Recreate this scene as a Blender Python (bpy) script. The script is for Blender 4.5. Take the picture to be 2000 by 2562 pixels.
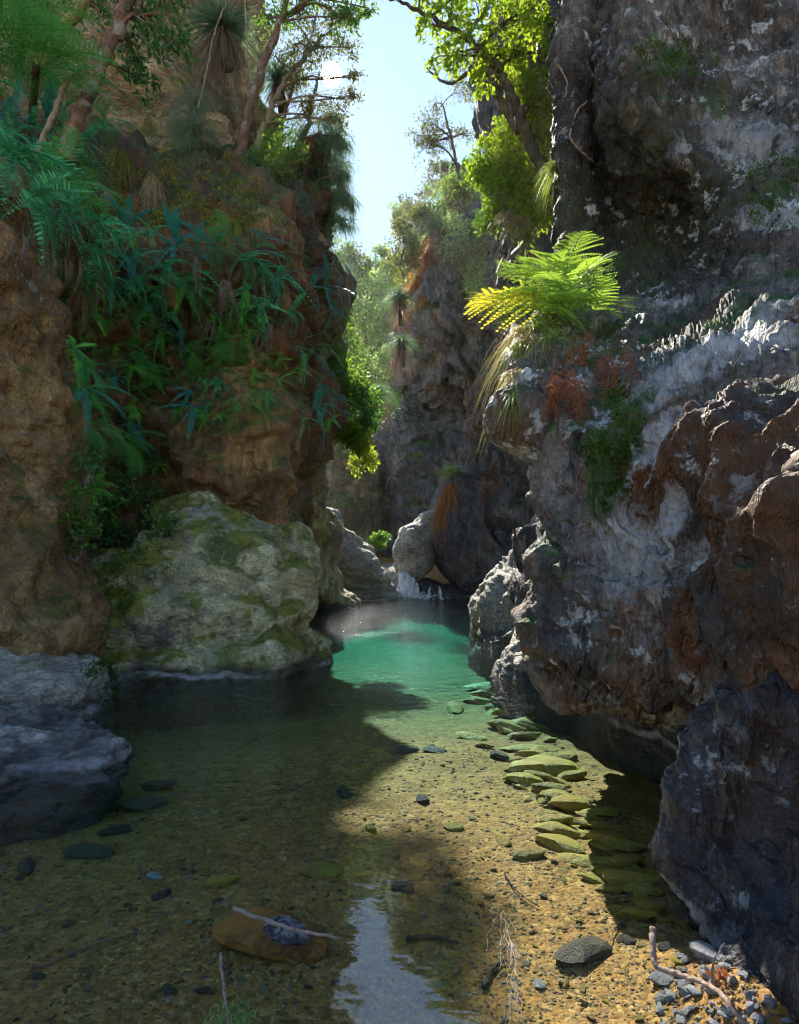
import bpy, math, random
import numpy as np
from mathutils import Vector, Matrix, Quaternion
from mathutils.bvhtree import BVHTree

for o in list(bpy.data.objects): bpy.data.objects.remove(o)
S = bpy.context.scene
COL = S.collection
# ------------------------------------------------------------------ camera
F, HZ, H = 1500.0, 1420.0, 1.6          # focal length and horizon row in photo pixels, eye height in metres
cam = bpy.data.cameras.new('camera'); camo = bpy.data.objects.new('camera', cam); COL.objects.link(camo)
camo.location = (0, 0, H); camo.rotation_euler = (math.pi/2, 0, 0)
cam.sensor_fit = 'VERTICAL'; cam.sensor_height = 36.0; cam.lens = 36.0*F/2562.0
cam.shift_y = (HZ-1281.0)/2562.0
cam.clip_start = 0.05; cam.clip_end = 3000
S.camera = camo
# ------------------------------------------------------------------ sky, sun, exposure
SUN = Vector(((830-1000)/F, 1.0, (HZ-188)/F)).normalized()
ELEV = math.asin(SUN.z); AZ = math.atan2(SUN.x, SUN.y)
w = bpy.data.worlds.new('World'); S.world = w; w.use_nodes = True
nt = w.node_tree; nt.nodes.clear()
sky = nt.nodes.new('ShaderNodeTexSky'); sky.sky_type = 'NISHITA'
sky.sun_disc = True; sky.sun_size = math.radians(1.5); sky.sun_intensity = 0.0008   # only the visible disc; the lamp gives the light
sky.sun_elevation = ELEV; sky.sun_rotation = AZ
sky.air_density = 1.25; sky.dust_density = 0.07; sky.ozone_density = 2.0; sky.altitude = 300
bg = nt.nodes.new('ShaderNodeBackground'); bg.inputs['Strength'].default_value = 0.085
wo = nt.nodes.new('ShaderNodeOutputWorld')
nt.links.new(sky.outputs[0], bg.inputs['Color']); nt.links.new(bg.outputs[0], wo.inputs['Surface'])
sl = bpy.data.lights.new('sun', 'SUN'); sl.energy = 4.2; sl.angle = math.radians(0.5); sl.color = (1.0, 0.93, 0.80)
slo = bpy.data.objects.new('sun', sl); COL.objects.link(slo)
slo.rotation_euler = (-SUN).to_track_quat('-Z', 'Y').to_euler(); slo.location = SUN*60
S.view_settings.view_transform = 'Standard'; S.view_settings.look = 'None'
S.view_settings.gamma = 1.0; S.view_settings.use_curve_mapping = False
S.view_settings.exposure = 1.62
S.render.engine = 'CYCLES'
cy = S.cycles
cy.use_denoising = True
try: cy.denoiser = 'OPENIMAGEDENOISE'
except Exception: pass
cy.denoising_prefilter = 'FAST'; cy.denoising_input_passes = 'RGB_ALBEDO_NORMAL'
cy.max_bounces = 6; cy.diffuse_bounces = 4; cy.glossy_bounces = 3; cy.transmission_bounces = 5
cy.transparent_max_bounces = 12; cy.volume_bounces = 1
cy.caustics_reflective = False; cy.caustics_refractive = False
cy.sample_clamp_indirect = 6.0
cy.filter_width = 1.1
cy.use_adaptive_sampling = True; cy.adaptive_threshold = 0.02

# ------------------------------------------------------------------ helpers
rng = np.random.default_rng(7)
random.seed(7)
def W(px, py, Y):
    """photo pixel and distance along the view axis -> point in the place"""
    return np.array([(px-1000.0)/F*Y, Y, H+(HZ-py)/F*Y])
def tag(o, label=None, cat=None, group=None, kind=None):
    if label: o['label'] = label
    if cat: o['category'] = cat
    if group: o['group'] = group
    if kind: o['kind'] = kind
    return o
def empty(name, loc, label=None, cat=None, group=None):
    o = bpy.data.objects.new(name, None); COL.objects.link(o)
    o.location = Vector(loc); o.empty_display_size = 0.1
    return tag(o, label, cat, group)
def mesh_np(name, V, Fq, mat=None, smooth=True):
    """mesh from arrays; Fq is (n,3) or (n,4), or a list of such arrays"""
    if not isinstance(Fq, (list, tuple)): Fq = [Fq]
    Fq = [np.asarray(f, dtype=np.int32) for f in Fq if len(f)]
    V = np.asarray(V, dtype=np.float32)
    me = bpy.data.meshes.new(name)
    nl = sum(f.size for f in Fq); nf = sum(len(f) for f in Fq)
    me.vertices.add(len(V)); me.vertices.foreach_set('co', V.ravel())
    me.loops.add(nl); me.loops.foreach_set('vertex_index', np.concatenate([f.ravel() for f in Fq]))
    me.polygons.add(nf)
    tot = np.concatenate([np.full(len(f), f.shape[1], dtype=np.int32) for f in Fq])
    st = np.concatenate([[0], np.cumsum(tot)[:-1]]).astype(np.int32)
    me.polygons.foreach_set('loop_start', st)
    me.update(calc_edges=True)
    me.polygons.foreach_set('use_smooth', np.full(nf, smooth))
    if mat: me.materials.append(mat)
    me.validate(clean_customdata=False)
    return me
def link(name, me, parent=None, loc=None):
    o = bpy.data.objects.new(name, me); COL.objects.link(o)
    if parent is not None: o.parent = parent
    if loc is not None: o.location = Vector(loc)
    return o
class MB:
    """collects tubes, strips and cards into one mesh"""
    def __init__(s): s.v = []; s.q = []; s.t = []; s.n = 0
    def add(s, V, quads=None, tris=None):
        V = np.asarray(V, dtype=np.float32).reshape(-1, 3)
        if quads is not None and len(quads): s.q.append(np.asarray(quads, dtype=np.int32).reshape(-1, 4)+s.n)
        if tris is not None and len(tris): s.t.append(np.asarray(tris, dtype=np.int32).reshape(-1, 3)+s.n)
        s.v.append(V); s.n += len(V)
    def tube(s, P, R, sides=6, cap=True):
        P = np.asarray(P, float); R = np.asarray(R, float)
        n = len(P)
        T = np.gradient(P, axis=0); T /= np.linalg.norm(T, axis=1)[:, None]+1e-9
        up = np.array([0.31, 0.2, 0.93]) if abs(T[0][2]) < 0.8 else np.array([0.9, 0.4, 0.1])
        A = np.cross(T, up); A /= np.linalg.norm(A, axis=1)[:, None]+1e-9
        B = np.cross(T, A)
        a = np.arange(sides)*2*np.pi/sides
        V = P[:, None, :] + R[:, None, None]*(A[:, None, :]*np.cos(a)[None, :, None]+B[:, None, :]*np.sin(a)[None, :, None])
        i = np.arange(n-1)[:, None]*sides; j = np.arange(sides)[None, :]; j2 = (j+1) % sides
        Q = np.stack([i+j, i+j2, i+sides+j2, i+sides+j], -1).reshape(-1, 4)
        V = V.reshape(-1, 3)
        tr = None
        if cap:
            V = np.vstack([V, P[-1:]+T[-1:]*R[-1], P[:1]])
            b = (n-1)*sides; k = np.arange(sides); k2 = (k+1) % sides
            tr = np.vstack([np.stack([b+k, b+k2, np.full(sides, n*sides)], -1), np.stack([k2, k, np.full(sides, n*sides+1)], -1)])
        s.add(V, Q, tr)
    def mesh(s, name, mat, smooth=True):
        fl = []
        if s.q: fl.append(np.vstack(s.q))
        if s.t: fl.append(np.vstack(s.t))
        return mesh_np(name, np.vstack(s.v), fl, mat, smooth)
    def build(s, name, mat, parent=None, smooth=True, loc=None):
        return link(name, s.mesh(name, mat, smooth), parent, loc)
# --- gradient noise
_pr = np.random.default_rng(3)
_perm = np.concatenate([_pr.permutation(256)]*3).astype(np.int32)
_grad = _pr.normal(size=(256, 3)); _grad /= np.linalg.norm(_grad, axis=1)[:, None]
def pn(p):
    p = np.asarray(p, float)
    fi = np.floor(p); f = p-fi; i = fi.astype(np.int32) & 255
    u = f*f*f*(f*(f*6-15)+10)
    out = 0
    for dx in (0, 1):
        wx = u[:, 0] if dx else 1-u[:, 0]
        a = _perm[(i[:, 0]+dx) & 255]
        for dy in (0, 1):
            wy = u[:, 1] if dy else 1-u[:, 1]
            b = _perm[a+((i[:, 1]+dy) & 255)]
            for dz in (0, 1):
                wz = u[:, 2] if dz else 1-u[:, 2]
                g = _grad[_perm[b+((i[:, 2]+dz) & 255)]]
                out = out + wx*wy*wz*(g[:, 0]*(f[:, 0]-dx)+g[:, 1]*(f[:, 1]-dy)+g[:, 2]*(f[:, 2]-dz))
    return out*1.5
def fbm(p, octv=4, gain=0.5, lac=2.03):
    a, s, o = 1.0, 1.0, 0
    for k in range(octv):
        o = o+a*pn(p*s+17.3*k); a *= gain; s *= lac
    return o
def ridge(p, octv=3, gain=0.55, lac=2.1):
    a, s, o = 1.0, 1.0, 0
    for k in range(octv):
        o = o+a*(1-2*np.abs(pn(p*s+31.7*k))); a *= gain; s *= lac
    return o*0.6
def stretch(P, ax, k):
    ax = np.asarray(ax, float); ax = ax/np.linalg.norm(ax)
    return P-np.outer(P@ax, ax)*(1-1.0/k)
def cr(C, n, closed=False):
    """Catmull-Rom along axis 0"""
    C = np.asarray(C, float); m = len(C)
    if closed:
        t = np.arange(n)/n*m
        i = np.floor(t).astype(int); f = (t-i)
        idx = [(i-1) % m, i % m, (i+1) % m, (i+2) % m]
    else:
        t = np.linspace(0, m-1, n); i = np.minimum(np.floor(t).astype(int), m-2); f = t-i
        idx = [np.maximum(i-1, 0), i, i+1, np.minimum(i+2, m-1)]
    f = f.reshape((-1,)+(1,)*(C.ndim-1))
    p0, p1, p2, p3 = (C[k] for k in idx)
    return 0.5*((2*p1)+(p2-p0)*f+(2*p0-5*p1+4*p2-p3)*f*f+(3*p1-p0-3*p2+p3)*f**3)
def rough(P, N, step=0.0, sax=(0, 0, 1), sf=1.0, big=0.0, bs=0.3, mid=0.0, ms=1.2, fine=0.0, fs=5.0, fol=0.0, ax=(0, 0, 1), k=5.0, fo=3.0):
    """rock relief: swells, cracks and foliation along one direction"""
    d = np.zeros(len(P))
    if big: d += big*fbm(P*bs, 2)
    if mid: d += mid*(0.6*fbm(P*ms+5.5, 3)-0.8*np.maximum(0, ridge(P*ms*0.8+9.1, 2)-0.35))
    if fine: d += fine*(ridge(P*fs, 3)*0.8+fbm(P*fs*2.3, 2)*0.6)
    if fol: d += fol*ridge(stretch(P+0.25*np.stack([pn(P*1.3), pn(P*1.3+7), pn(P*1.3+13)], -1), ax, k)*fo, 4)
    if step:   # broken ledges along the bedding
        a = np.asarray(sax, float); a = a/np.linalg.norm(a)
        u = (P@a)*sf+1.1*fbm(P*0.55+3.3, 2); fr_ = u-np.floor(u)
        lv = pn(np.stack([np.floor(u)*3.7, P[:, 0]*0.5, P[:, 1]*0.5], -1))
        d += step*(np.minimum(fr_*1.3, (1-fr_)*6)+0.9*lv)
    return P+N*d[:, None]
def gnormals(G, closed_u=False):
    if closed_u:
        du = np.roll(G, -1, 1)-np.roll(G, 1, 1)
    else: du = np.gradient(G, axis=1)
    dv = np.gradient(G, axis=0)
    N = np.cross(du, dv); N /= np.linalg.norm(N, axis=2)[:, :, None]+1e-9
    return N
def gfaces(nv, nu, closed=False):
    m = nu if closed else nu-1
    i = np.arange(nv-1)[:, None]*nu; j = np.arange(m)[None, :]; j2 = (j+1) % nu
    return np.stack([i+j, i+j2, i+nu+j2, i+nu+j], -1).reshape(-1, 4)
SURF = []      # (bvh, name) of everything plants can grow on
def reg(me, name):
    V = np.empty(len(me.vertices)*3, np.float32); me.vertices.foreach_get('co', V)
    V = V.reshape(-1, 3); L = np.empty(len(me.loops), np.int32); me.loops.foreach_get('vertex_index', L)
    pol = L.reshape(-1, 4).tolist(); v_ = V[V[:, 1] > 0.5]
    qx = v_[:, 0]/v_[:, 1]*F+1000; qy = HZ-(v_[:, 2]-H)/v_[:, 1]*F
    SURF.append((BVHTree.FromPolygons(V.tolist(), pol), name, (qx.min(), qx.max(), qy.min(), qy.max())))
def sheet(name, rows, nu, nv, mat, rel, regit=True):
    C = np.array(rows, float)
    G = cr(C, nv); G = np.swapaxes(cr(np.swapaxes(G, 0, 1), nu), 0, 1)
    N = gnormals(G); P = G.reshape(-1, 3); Nf = N.reshape(-1, 3)
    s = np.sign(np.mean(np.sum(Nf*(np.array([0, 0, H])-P), 1)))
    P2 = rough(P, Nf*s, **rel)
    fq = gfaces(nv, nu)
    if s > 0: fq = fq[:, ::1]
    me = mesh_np(name, P2, fq, mat)
    if regit: reg(me, name)
    return link(name, me)
def rings(name, R, nu, nv, mat, rel, e=0.85, cap=True, regit=True, parent=None):
    """closed rock from stacked rings; R rows are (left point, right point, half depth)"""
    ths = np.arange(20)*2*np.pi/20
    C = []
    for (L, Rr, th) in R:
        L = np.asarray(L, float); Rr = np.asarray(Rr, float)
        c = (L+Rr)/2; a = (Rr-L)/2; b = np.array([-a[1], a[0], 0.0]); b /= np.linalg.norm(b)+1e-9; b *= th
        cs = np.sign(np.cos(ths))*np.abs(np.cos(ths))**e; sn = np.sign(np.sin(ths))*np.abs(np.sin(ths))**e
        C.append(c+cs[:, None]*a+sn[:, None]*b)
    if cap:
        c = C[0].mean(0); C.insert(0, c+(C[0]-c)*0.02+np.array([0, 0, 0.25*np.linalg.norm(C[0][0]-c)]))
    C = np.array(C)
    G = cr(C, nv); G = np.swapaxes(cr(np.swapaxes(G, 0, 1), nu, closed=True), 0, 1)
    N = gnormals(G, True); P = G.reshape(-1, 3); Nf = N.reshape(-1, 3)
    cen = np.repeat(G.mean(1), nu, 0)
    s = np.sign(np.mean(np.sum(Nf*(P-cen), 1)))
    P2 = rough(P, Nf*s, **rel)
    me = mesh_np(name, P2, gfaces(nv, nu, True), mat)
    if regit: reg(me, name)
    return link(name, me, parent)
CAMV = Vector((0, 0, H))
def hit(px, py, names=None, default=14.0, ymin=0.0):
    """where the line of sight through a photo pixel meets the rock: point, normal"""
    d = Vector(((px-1000)/F, 1.0, (HZ-py)/F)); best = None
    for b, n, bb in SURF:
        if px < bb[0] or px > bb[1] or py < bb[2] or py > bb[3]: continue
        r = b.ray_cast(CAMV+d*ymin, d.normalized())
        if r[0] is not None:
            if best is None or r[0].y < best[0].y: best = (r[0], r[1])
    if best is None: return Vector(W(px, py, default)), Vector((0, -1, 0))
    nn = best[1]
    if nn.dot(d) > 0: nn = -nn
    return best[0], nn
# ------------------------------------------------------------------ materials
class NT:
    def __init__(s, name):
        s.m = bpy.data.materials.new(name); s.m.use_nodes = True; s.t = s.m.node_tree; s.t.nodes.clear()
        s.out = s.t.nodes.new('ShaderNodeOutputMaterial')
    def n(s, typ, **kw):
        nd = s.t.nodes.new('ShaderNode'+typ)
        for k, v in kw.items():
            if k in ('op',): nd.operation = v
            elif k == 'blend': nd.blend_type = v
            elif hasattr(nd, k): setattr(nd, k, v)
        return nd
    def l(s, a, b): s.t.links.new(a, b)
    def val(s, x, sock):
        if x is None: return
        if isinstance(x, (int, float)): sock.default_value = x
        elif isinstance(x, (tuple, list)):
            sock.default_value = tuple(x)+((1.0,) if len(sock.default_value) == 4 and len(x) == 3 else ())
        else: s.l(x, sock)
    def math(s, op, a, b=None, c=None, clamp=False):
        nd = s.n('Math', op=op); nd.use_clamp = clamp
        s.val(a, nd.inputs[0]); s.val(b, nd.inputs[1]); s.val(c, nd.inputs[2]); return nd.outputs[0]
    def mix(s, f, a, b, blend='MIX'):
        nd = s.n('MixRGB'); nd.blend_type = blend
        s.val(f, nd.inputs[0]); s.val(a, nd.inputs[1]); s.val(b, nd.inputs[2]); return nd.outputs[0]
    def noise(s, vec, scale, detail=4, rough=0.55, dist=0.0):
        nd = s.n('TexNoise'); nd.inputs['Scale'].default_value = scale; nd.inputs['Detail'].default_value = detail
        nd.inputs['Roughness'].default_value = rough; nd.inputs['Distortion'].default_value = dist
        if vec is not None: s.l(vec, nd.inputs['Vector'])
        return nd.outputs[0]
    def ramp(s, f, stops, interp='LINEAR'):
        nd = s.n('ValToRGB'); cr_ = nd.color_ramp; cr_.interpolation = interp
        while len(cr_.elements) < len(stops): cr_.elements.new(0.5)
        for e, (p, c) in zip(cr_.elements, stops):
            e.position = p; e.color = (c, c, c, 1) if isinstance(c, (int, float)) else tuple(c)+(1,)
        s.l(f, nd.inputs[0]); return nd.outputs[0]
    def mapping(s, vec, scale=(1, 1, 1), rot=(0, 0, 0), loc=(0, 0, 0)):
        nd = s.n('Mapping'); nd.inputs['Scale'].default_value = scale; nd.inputs['Rotation'].default_value = rot
        nd.inputs['Location'].default_value = loc
        s.l(vec, nd.inputs[0]); return nd.outputs[0]
    def bump(s, h, strength, dist, nrm=None):
        nd = s.n('Bump'); nd.inputs['Strength'].default_value = strength; nd.inputs['Distance'].default_value = dist
        s.l(h, nd.inputs['Height'])
        if nrm is not None: s.l(nrm, nd.inputs['Normal'])
        return nd.outputs[0]
    def pos(s): return s.n('NewGeometry').outputs['Position']
def rock_mat(name, cols, sc=1.0, streak=(1, 1, 0.2), srot=(0, 0, 0), sfac=0.5, lichen=0.3, lcol=(0.42, 0.42, 0.36), lscale=3.5,
             moss=0.3, mosscol=(0.045, 0.085, 0.012), mosshi=0.35, stain=0.0, stcol=(0.28, 0.10, 0.02), rough=0.68, line=True, bmp=0.6, off=0.0, stz=None, gain=1.0, zones=(), spots=0.0, spec=0.4):
    cols = [tuple(min(0.75, x*gain*q) for x in c) for c, q in zip(cols, (0.6, 0.9, 1.1, 1.4))]; mosscol = tuple(min(0.5, x*(gain*0.7+0.3)) for x in mosscol); stcol = tuple(x*(gain*0.6+0.4) for x in stcol)
    t = NT(name); p = t.pos()
    if off: p = t.mapping(p, loc=(off, off*1.7, off*0.3))
    A = t.noise(p, 0.7*sc, 5, 0.6, 0.4); B = t.noise(p, 4.5*sc, 6, 0.65, 0.3); C = t.noise(p, 28*sc, 4, 0.6)
    st = t.noise(t.mapping(p, scale=streak, rot=srot), 6*sc, 5, 0.6, 0.6)
    f = t.math('ADD', t.math('MULTIPLY', A, 0.62), t.math('MULTIPLY', B, 0.38))
    base = t.ramp(f, [(0.30, cols[0]), (0.45, cols[1]), (0.56, cols[2]), (0.70, cols[3 % len(cols)])])
    base = t.mix(sfac, base, t.ramp(st, [(0.3, (0.12, 0.12, 0.14)), (0.5, (0.5, 0.5, 0.5)), (0.72, (0.95, 0.92, 0.86))]), 'OVERLAY')
    base = t.mix(0.75, base, t.ramp(C, [(0.3, (0.25, 0.25, 0.25)), (0.5, (0.5, 0.5, 0.5)), (0.7, (0.8, 0.8, 0.8))]), 'OVERLAY')
    if stain:
        sm = t.ramp(t.noise(t.mapping(p, scale=(1, 1, 0.35)), 1.1*sc, 5, 0.6, 0.8), [(0.60-0.25*stain, 0.0), (0.72-0.2*stain, 1.0)])
        if stz:    # rust seeps only over part of the face
            q = t.n('SeparateXYZ'); t.l(t.pos(), q.inputs[0])
            zz_ = t.math('ADD', q.outputs[2], t.math('MULTIPLY', t.math('SUBTRACT', A, 0.5), 2.5))
            sm = t.math('MULTIPLY', sm, t.ramp(t.math('MULTIPLY', zz_, 0.1), [(stz[0]*0.1, 1.0), (stz[1]*0.1, 0.12)]))
        base = t.mix(t.math('MULTIPLY', sm, 0.8), base, t.mix(B, (stcol[0]*0.35, stcol[1]*0.35, stcol[2]*0.4), stcol))
    zn = t.noise(t.mapping(t.pos(), scale=(1, 1, 0.6)), 2.6*sc, 10, 0.72, 0.5) if zones else None
    for zc, zr, zcol, zamt in zones:       # colour patches placed on the face, some painting its sunlit and shaded parts
        vd = t.n('VectorMath'); vd.operation = 'DISTANCE'; t.l(t.pos(), vd.inputs[0]); vd.inputs[1].default_value = tuple(zc)
        dz = t.math('ADD', t.math('DIVIDE', vd.outputs['Value'], zr), t.math('MULTIPLY', t.math('SUBTRACT', zn, 0.5), 4.2))
        mk_ = t.math('MULTIPLY', t.ramp(t.math('MULTIPLY', dz, 0.5), [(0.28, 1.0), (0.55, 0.0)]), zamt)
        base = t.mix(mk_, base, t.mix(t.ramp(B, [(0.3, 0.0), (0.7, 1.0)]), tuple(0.4*x for x in zcol), zcol))
    nz = t.n('SeparateXYZ'); geo = t.n('NewGeometry'); t.l(geo.outputs['Normal'], nz.inputs[0]); nzz = nz.outputs[2]
    if lichen:
        lm = t.ramp(t.noise(p, lscale*sc, 8, 0.72, 0.2), [(0.70-0.22*lichen, 0.0), (0.735-0.2*lichen, 1.0)])
        lm2 = t.ramp(t.noise(p, 0.9*sc, 3, 0.5), [(0.42, 0.0), (0.58, 1.0)])
        base = t.mix(t.math('MULTIPLY', lm, lm2), base, t.mix(C, (lcol[0]*0.6, lcol[1]*0.6, lcol[2]*0.6), lcol))
    if spots:      # round crusts of pale lichen, a few on each face
        vw = t.n('TexVoronoi'); vw.inputs['Scale'].default_value = 2.6*sc; vw.inputs['Randomness'].default_value = 1.0
        dv = t.n('VectorMath'); dv.operation = 'ADD'; t.l(p, dv.inputs[0])
        nv_ = t.n('TexNoise'); nv_.inputs['Scale'].default_value = 9*sc; nv_.inputs['Detail'].default_value = 5; t.l(p, nv_.inputs['Vector'])
        sv = t.n('VectorMath'); sv.operation = 'SCALE'; t.l(nv_.outputs['Color'], sv.inputs[0]); sv.inputs['Scale'].default_value = 0.38/sc
        t.l(sv.outputs[0], dv.inputs[1]); t.l(dv.outputs[0], vw.inputs['Vector'])
        cs_ = t.n('SeparateColor'); t.l(vw.outputs['Color'], cs_.inputs[0])
        rad_ = t.math('MULTIPLY', t.math('SUBTRACT', cs_.outputs[0], 1.0-spots, clamp=True), 0.42/spots)
        sk = t.ramp(t.math('ADD', t.math('SUBTRACT', rad_, vw.outputs['Distance']), 0.5), [(0.47, 0.0), (0.52, 1.0)])
        base = t.mix(t.math('MULTIPLY', sk, t.ramp(C, [(0.35, 0.35), (0.55, 0.95)])), base, lcol)
    fk = t.ramp(t.noise(p, 11*sc, 7, 0.78), [(0.60, 0.0), (0.66, 1.0)])       # fine pale crystals and specks
    base = t.mix(t.math('MULTIPLY', fk, 0.45 if lichen else 0.2), base, tuple(0.8*x for x in lcol))
    if moss:
        mm = t.math('ADD', t.math('MULTIPLY', nzz, mosshi), t.noise(p, 1.6*sc, 6, 0.65, 0.5))
        mk = t.ramp(mm, [(0.78-0.4*moss, 0.0), (0.90-0.4*moss, 1.0)])
        mc = t.mix(t.ramp(B, [(0.35, 0.0), (0.65, 1.0)]), tuple(0.45*c for c in mosscol), tuple(1.5*c for c in mosscol))
        base = t.mix(mk, base, mc)
    r = rough
    if line:   # the pool's old water marks: dark wet foot with a pale scum line just over the water
        pz = t.n('SeparateXYZ'); t.l(t.pos(), pz.inputs[0])
        zz = t.math('ADD', pz.outputs[2], t.math('MULTIPLY', t.math('SUBTRACT', t.noise(t.pos(), 1.3, 3, 0.6), 0.5), 0.30))
        wet = t.ramp(zz, [(0.0, 1.0), (0.13, 1.0), (0.24, 0.0)])
        base = t.mix(t.math('MULTIPLY', wet, 0.75), base, (0.025, 0.023, 0.026))
        ln = t.ramp(zz, [(0.02, 0.0), (0.05, 1.0), (0.09, 1.0), (0.12, 0.0)])
        base = t.mix(t.math('MULTIPLY', t.math('MULTIPLY', ln, t.ramp(t.noise(t.pos(), 0.8, 4, 0.6), [(0.44, 0.0), (0.56, 1.0)])), 0.85), base, (0.42, 0.41, 0.42))
    bs = t.n('BsdfPrincipled'); t.l(base, bs.inputs['Base Color'])
    rr = t.math('ADD', t.math('MULTIPLY', B, 0.5), rough-0.25, clamp=True); t.l(rr, bs.inputs['Roughness'])
    bs.inputs['Specular IOR Level'].default_value = spec
    rdg = t.math('SUBTRACT', 0.5, t.math('ABSOLUTE', t.math('SUBTRACT', st, 0.5)))
    vc = t.n('TexVoronoi'); vc.feature = 'DISTANCE_TO_EDGE'; vc.inputs['Scale'].default_value = 1.7*sc
    wv_ = t.n('VectorMath'); wv_.operation = 'ADD'; t.l(t.mapping(p, scale=streak, rot=srot), wv_.inputs[0])
    wn_ = t.n('TexNoise'); wn_.inputs['Scale'].default_value = 1.6*sc; wn_.inputs['Detail'].default_value = 4; t.l(p, wn_.inputs['Vector']); t.l(wn_.outputs['Color'], wv_.inputs[1])
    t.l(wv_.outputs[0], vc.inputs['Vector'])
    crk = t.math('MULTIPLY', t.math('MINIMUM', vc.outputs['Distance'], 0.05), 9.0)
    B = t.math('ADD', B, crk)
    hgt = t.math('ADD', t.math('ADD', t.math('MULTIPLY', B, 0.55), t.math('MULTIPLY', C, 0.2)), t.math('MULTIPLY', rdg, 1.3))
    t.l(t.bump(hgt, bmp, 0.22/sc), bs.inputs['Normal'])
    t.l(bs.outputs[0], t.out.inputs['Surface'])
    return t.m
def leaf_mat(name, c, tr=None, tf=0.5, var=0.35, rough=0.5, island=True, spec=0.3, hue=None):
    t = NT(name); g = t.n('NewGeometry')
    rnd = g.outputs['Random Per Island'] if island else t.n('ObjectInfo').outputs['Random']
    nz = t.noise(t.pos(), 1.1, 3, 0.6)
    f = t.math('ADD', t.math('MULTIPLY', rnd, 0.6), t.math('MULTIPLY', nz, 0.4))
    tr = tr or tuple(min(1, x*1.6) for x in c); h2 = hue or c
    lo = tuple(x*(1-var) for x in c); hi = tuple(min(1, x*(1+var)) for x in h2)
    base = t.ramp(f, [(0.2, lo), (0.5, c), (0.8, hi)])
    trc = t.ramp(f, [(0.2, tuple(x*(1-var*0.6) for x in tr)), (0.8, tr)])
    bs = t.n('BsdfPrincipled'); t.l(base, bs.inputs['Base Color']); bs.inputs['Roughness'].default_value = rough
    bs.inputs['Specular IOR Level'].default_value = spec
    tn = t.n('BsdfTranslucent'); t.l(trc, tn.inputs['Color'])
    mx = t.n('MixShader'); mx.inputs[0].default_value = tf
    t.l(bs.outputs[0], mx.inputs[1]); t.l(tn.outputs[0], mx.inputs[2]); t.l(mx.outputs[0], t.out.inputs['Surface'])
    return t.m
def bark_mat(name, c1, c2, c3=None, sc=1.0):
    t = NT(name); p = t.pos()
    a = t.noise(t.mapping(p, scale=(1, 1, 0.25)), 14*sc, 5, 0.65, 0.5); b = t.noise(p, 3.5*sc, 4, 0.6)
    base = t.mix(t.ramp(a, [(0.35, 0.0), (0.65, 1.0)]), c1, c2)
    if c3: base = t.mix(t.ramp(b, [(0.52, 0.0), (0.6, 1.0)]), base, c3)
    bs = t.n('BsdfPrincipled'); t.l(base, bs.inputs['Base Color']); bs.inputs['Roughness'].default_value = 0.85
    t.l(t.bump(a, 0.8, 0.03), bs.inputs['Normal']); t.l(bs.outputs[0], t.out.inputs['Surface']); return t.m
M = {}
BR = (0.20, 0.115, 0.045); DB = (0.075, 0.045, 0.025); OL = (0.15, 0.12, 0.045); GY = (0.24, 0.22, 0.18)
M['buttress'] = rock_mat('ochre_rock', [(0.07, 0.04, 0.018), (0.17, 0.095, 0.035), (0.24, 0.15, 0.06), (0.30, 0.21, 0.11)], lichen=0.22, moss=0.58, mosshi=0.12, mosscol=(0.10, 0.085, 0.016), sfac=0.4, streak=(1, 1, 0.3), gain=1.0, spots=0.06)
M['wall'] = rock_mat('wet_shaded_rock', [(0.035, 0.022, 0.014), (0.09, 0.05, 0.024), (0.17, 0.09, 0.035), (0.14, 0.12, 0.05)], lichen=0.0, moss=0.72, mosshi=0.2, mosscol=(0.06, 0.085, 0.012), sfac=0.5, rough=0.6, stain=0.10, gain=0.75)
M['pillar'] = rock_mat('tan_wet_rock', [(0.05, 0.035, 0.03), (0.17, 0.10, 0.045), (0.26, 0.16, 0.06), (0.30, 0.21, 0.09)], lichen=0.15, moss=0.60, mosshi=0.3, mosscol=(0.09, 0.10, 0.014), sfac=0.6, streak=(1.4, 1.4, 0.25), srot=(0.3, 0.5, 0), rough=0.5, stain=0.10, gain=0.95)
M['upper'] = rock_mat('high_cliff_rock', [(0.09, 0.06, 0.035), (0.20, 0.145, 0.08), (0.30, 0.22, 0.13), (0.36, 0.30, 0.22)], lichen=0.35, moss=0.66, mosshi=0.35, mosscol=(0.11, 0.11, 0.02), sfac=0.5, streak=(0.4, 0.4, 1.6), line=False, gain=1.3)
BOULDER = dict(name='lichened_boulder', cols=[(0.075, 0.068, 0.045), (0.16, 0.145, 0.09), (0.25, 0.225, 0.13), (0.33, 0.31, 0.23)], lichen=0.60, lcol=(0.54, 0.51, 0.36), lscale=5.5, moss=0.60, mosshi=0.18, mosscol=(0.10, 0.105, 0.014), sfac=0.45, streak=(1, 1, 1.8), srot=(0.4, 0.3, 0), gain=1.75)
M['leftfoot'] = rock_mat('grey_foot_rock', [(0.07, 0.065, 0.06), (0.15, 0.14, 0.12), (0.22, 0.20, 0.165), (0.30, 0.29, 0.26)], lichen=0.5, lcol=(0.45, 0.46, 0.40), moss=0.40, mosshi=0.15, mosscol=(0.08, 0.09, 0.015), sfac=0.55, streak=(0.6, 0.6, 2.2), off=3.1, gain=1.5, spots=0.1)
M['bluerock'] = rock_mat('slate_rock', [(0.05, 0.047, 0.045), (0.12, 0.113, 0.105), (0.20, 0.192, 0.175), (0.36, 0.345, 0.31)], lichen=0.62, lcol=(0.40, 0.42, 0.38), moss=0.26, mosshi=0.1, sfac=0.8, streak=(0.5, 0.5, 3.0), srot=(0.3, 0.2, 0.0), off=6.3, gain=1.4)
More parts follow.
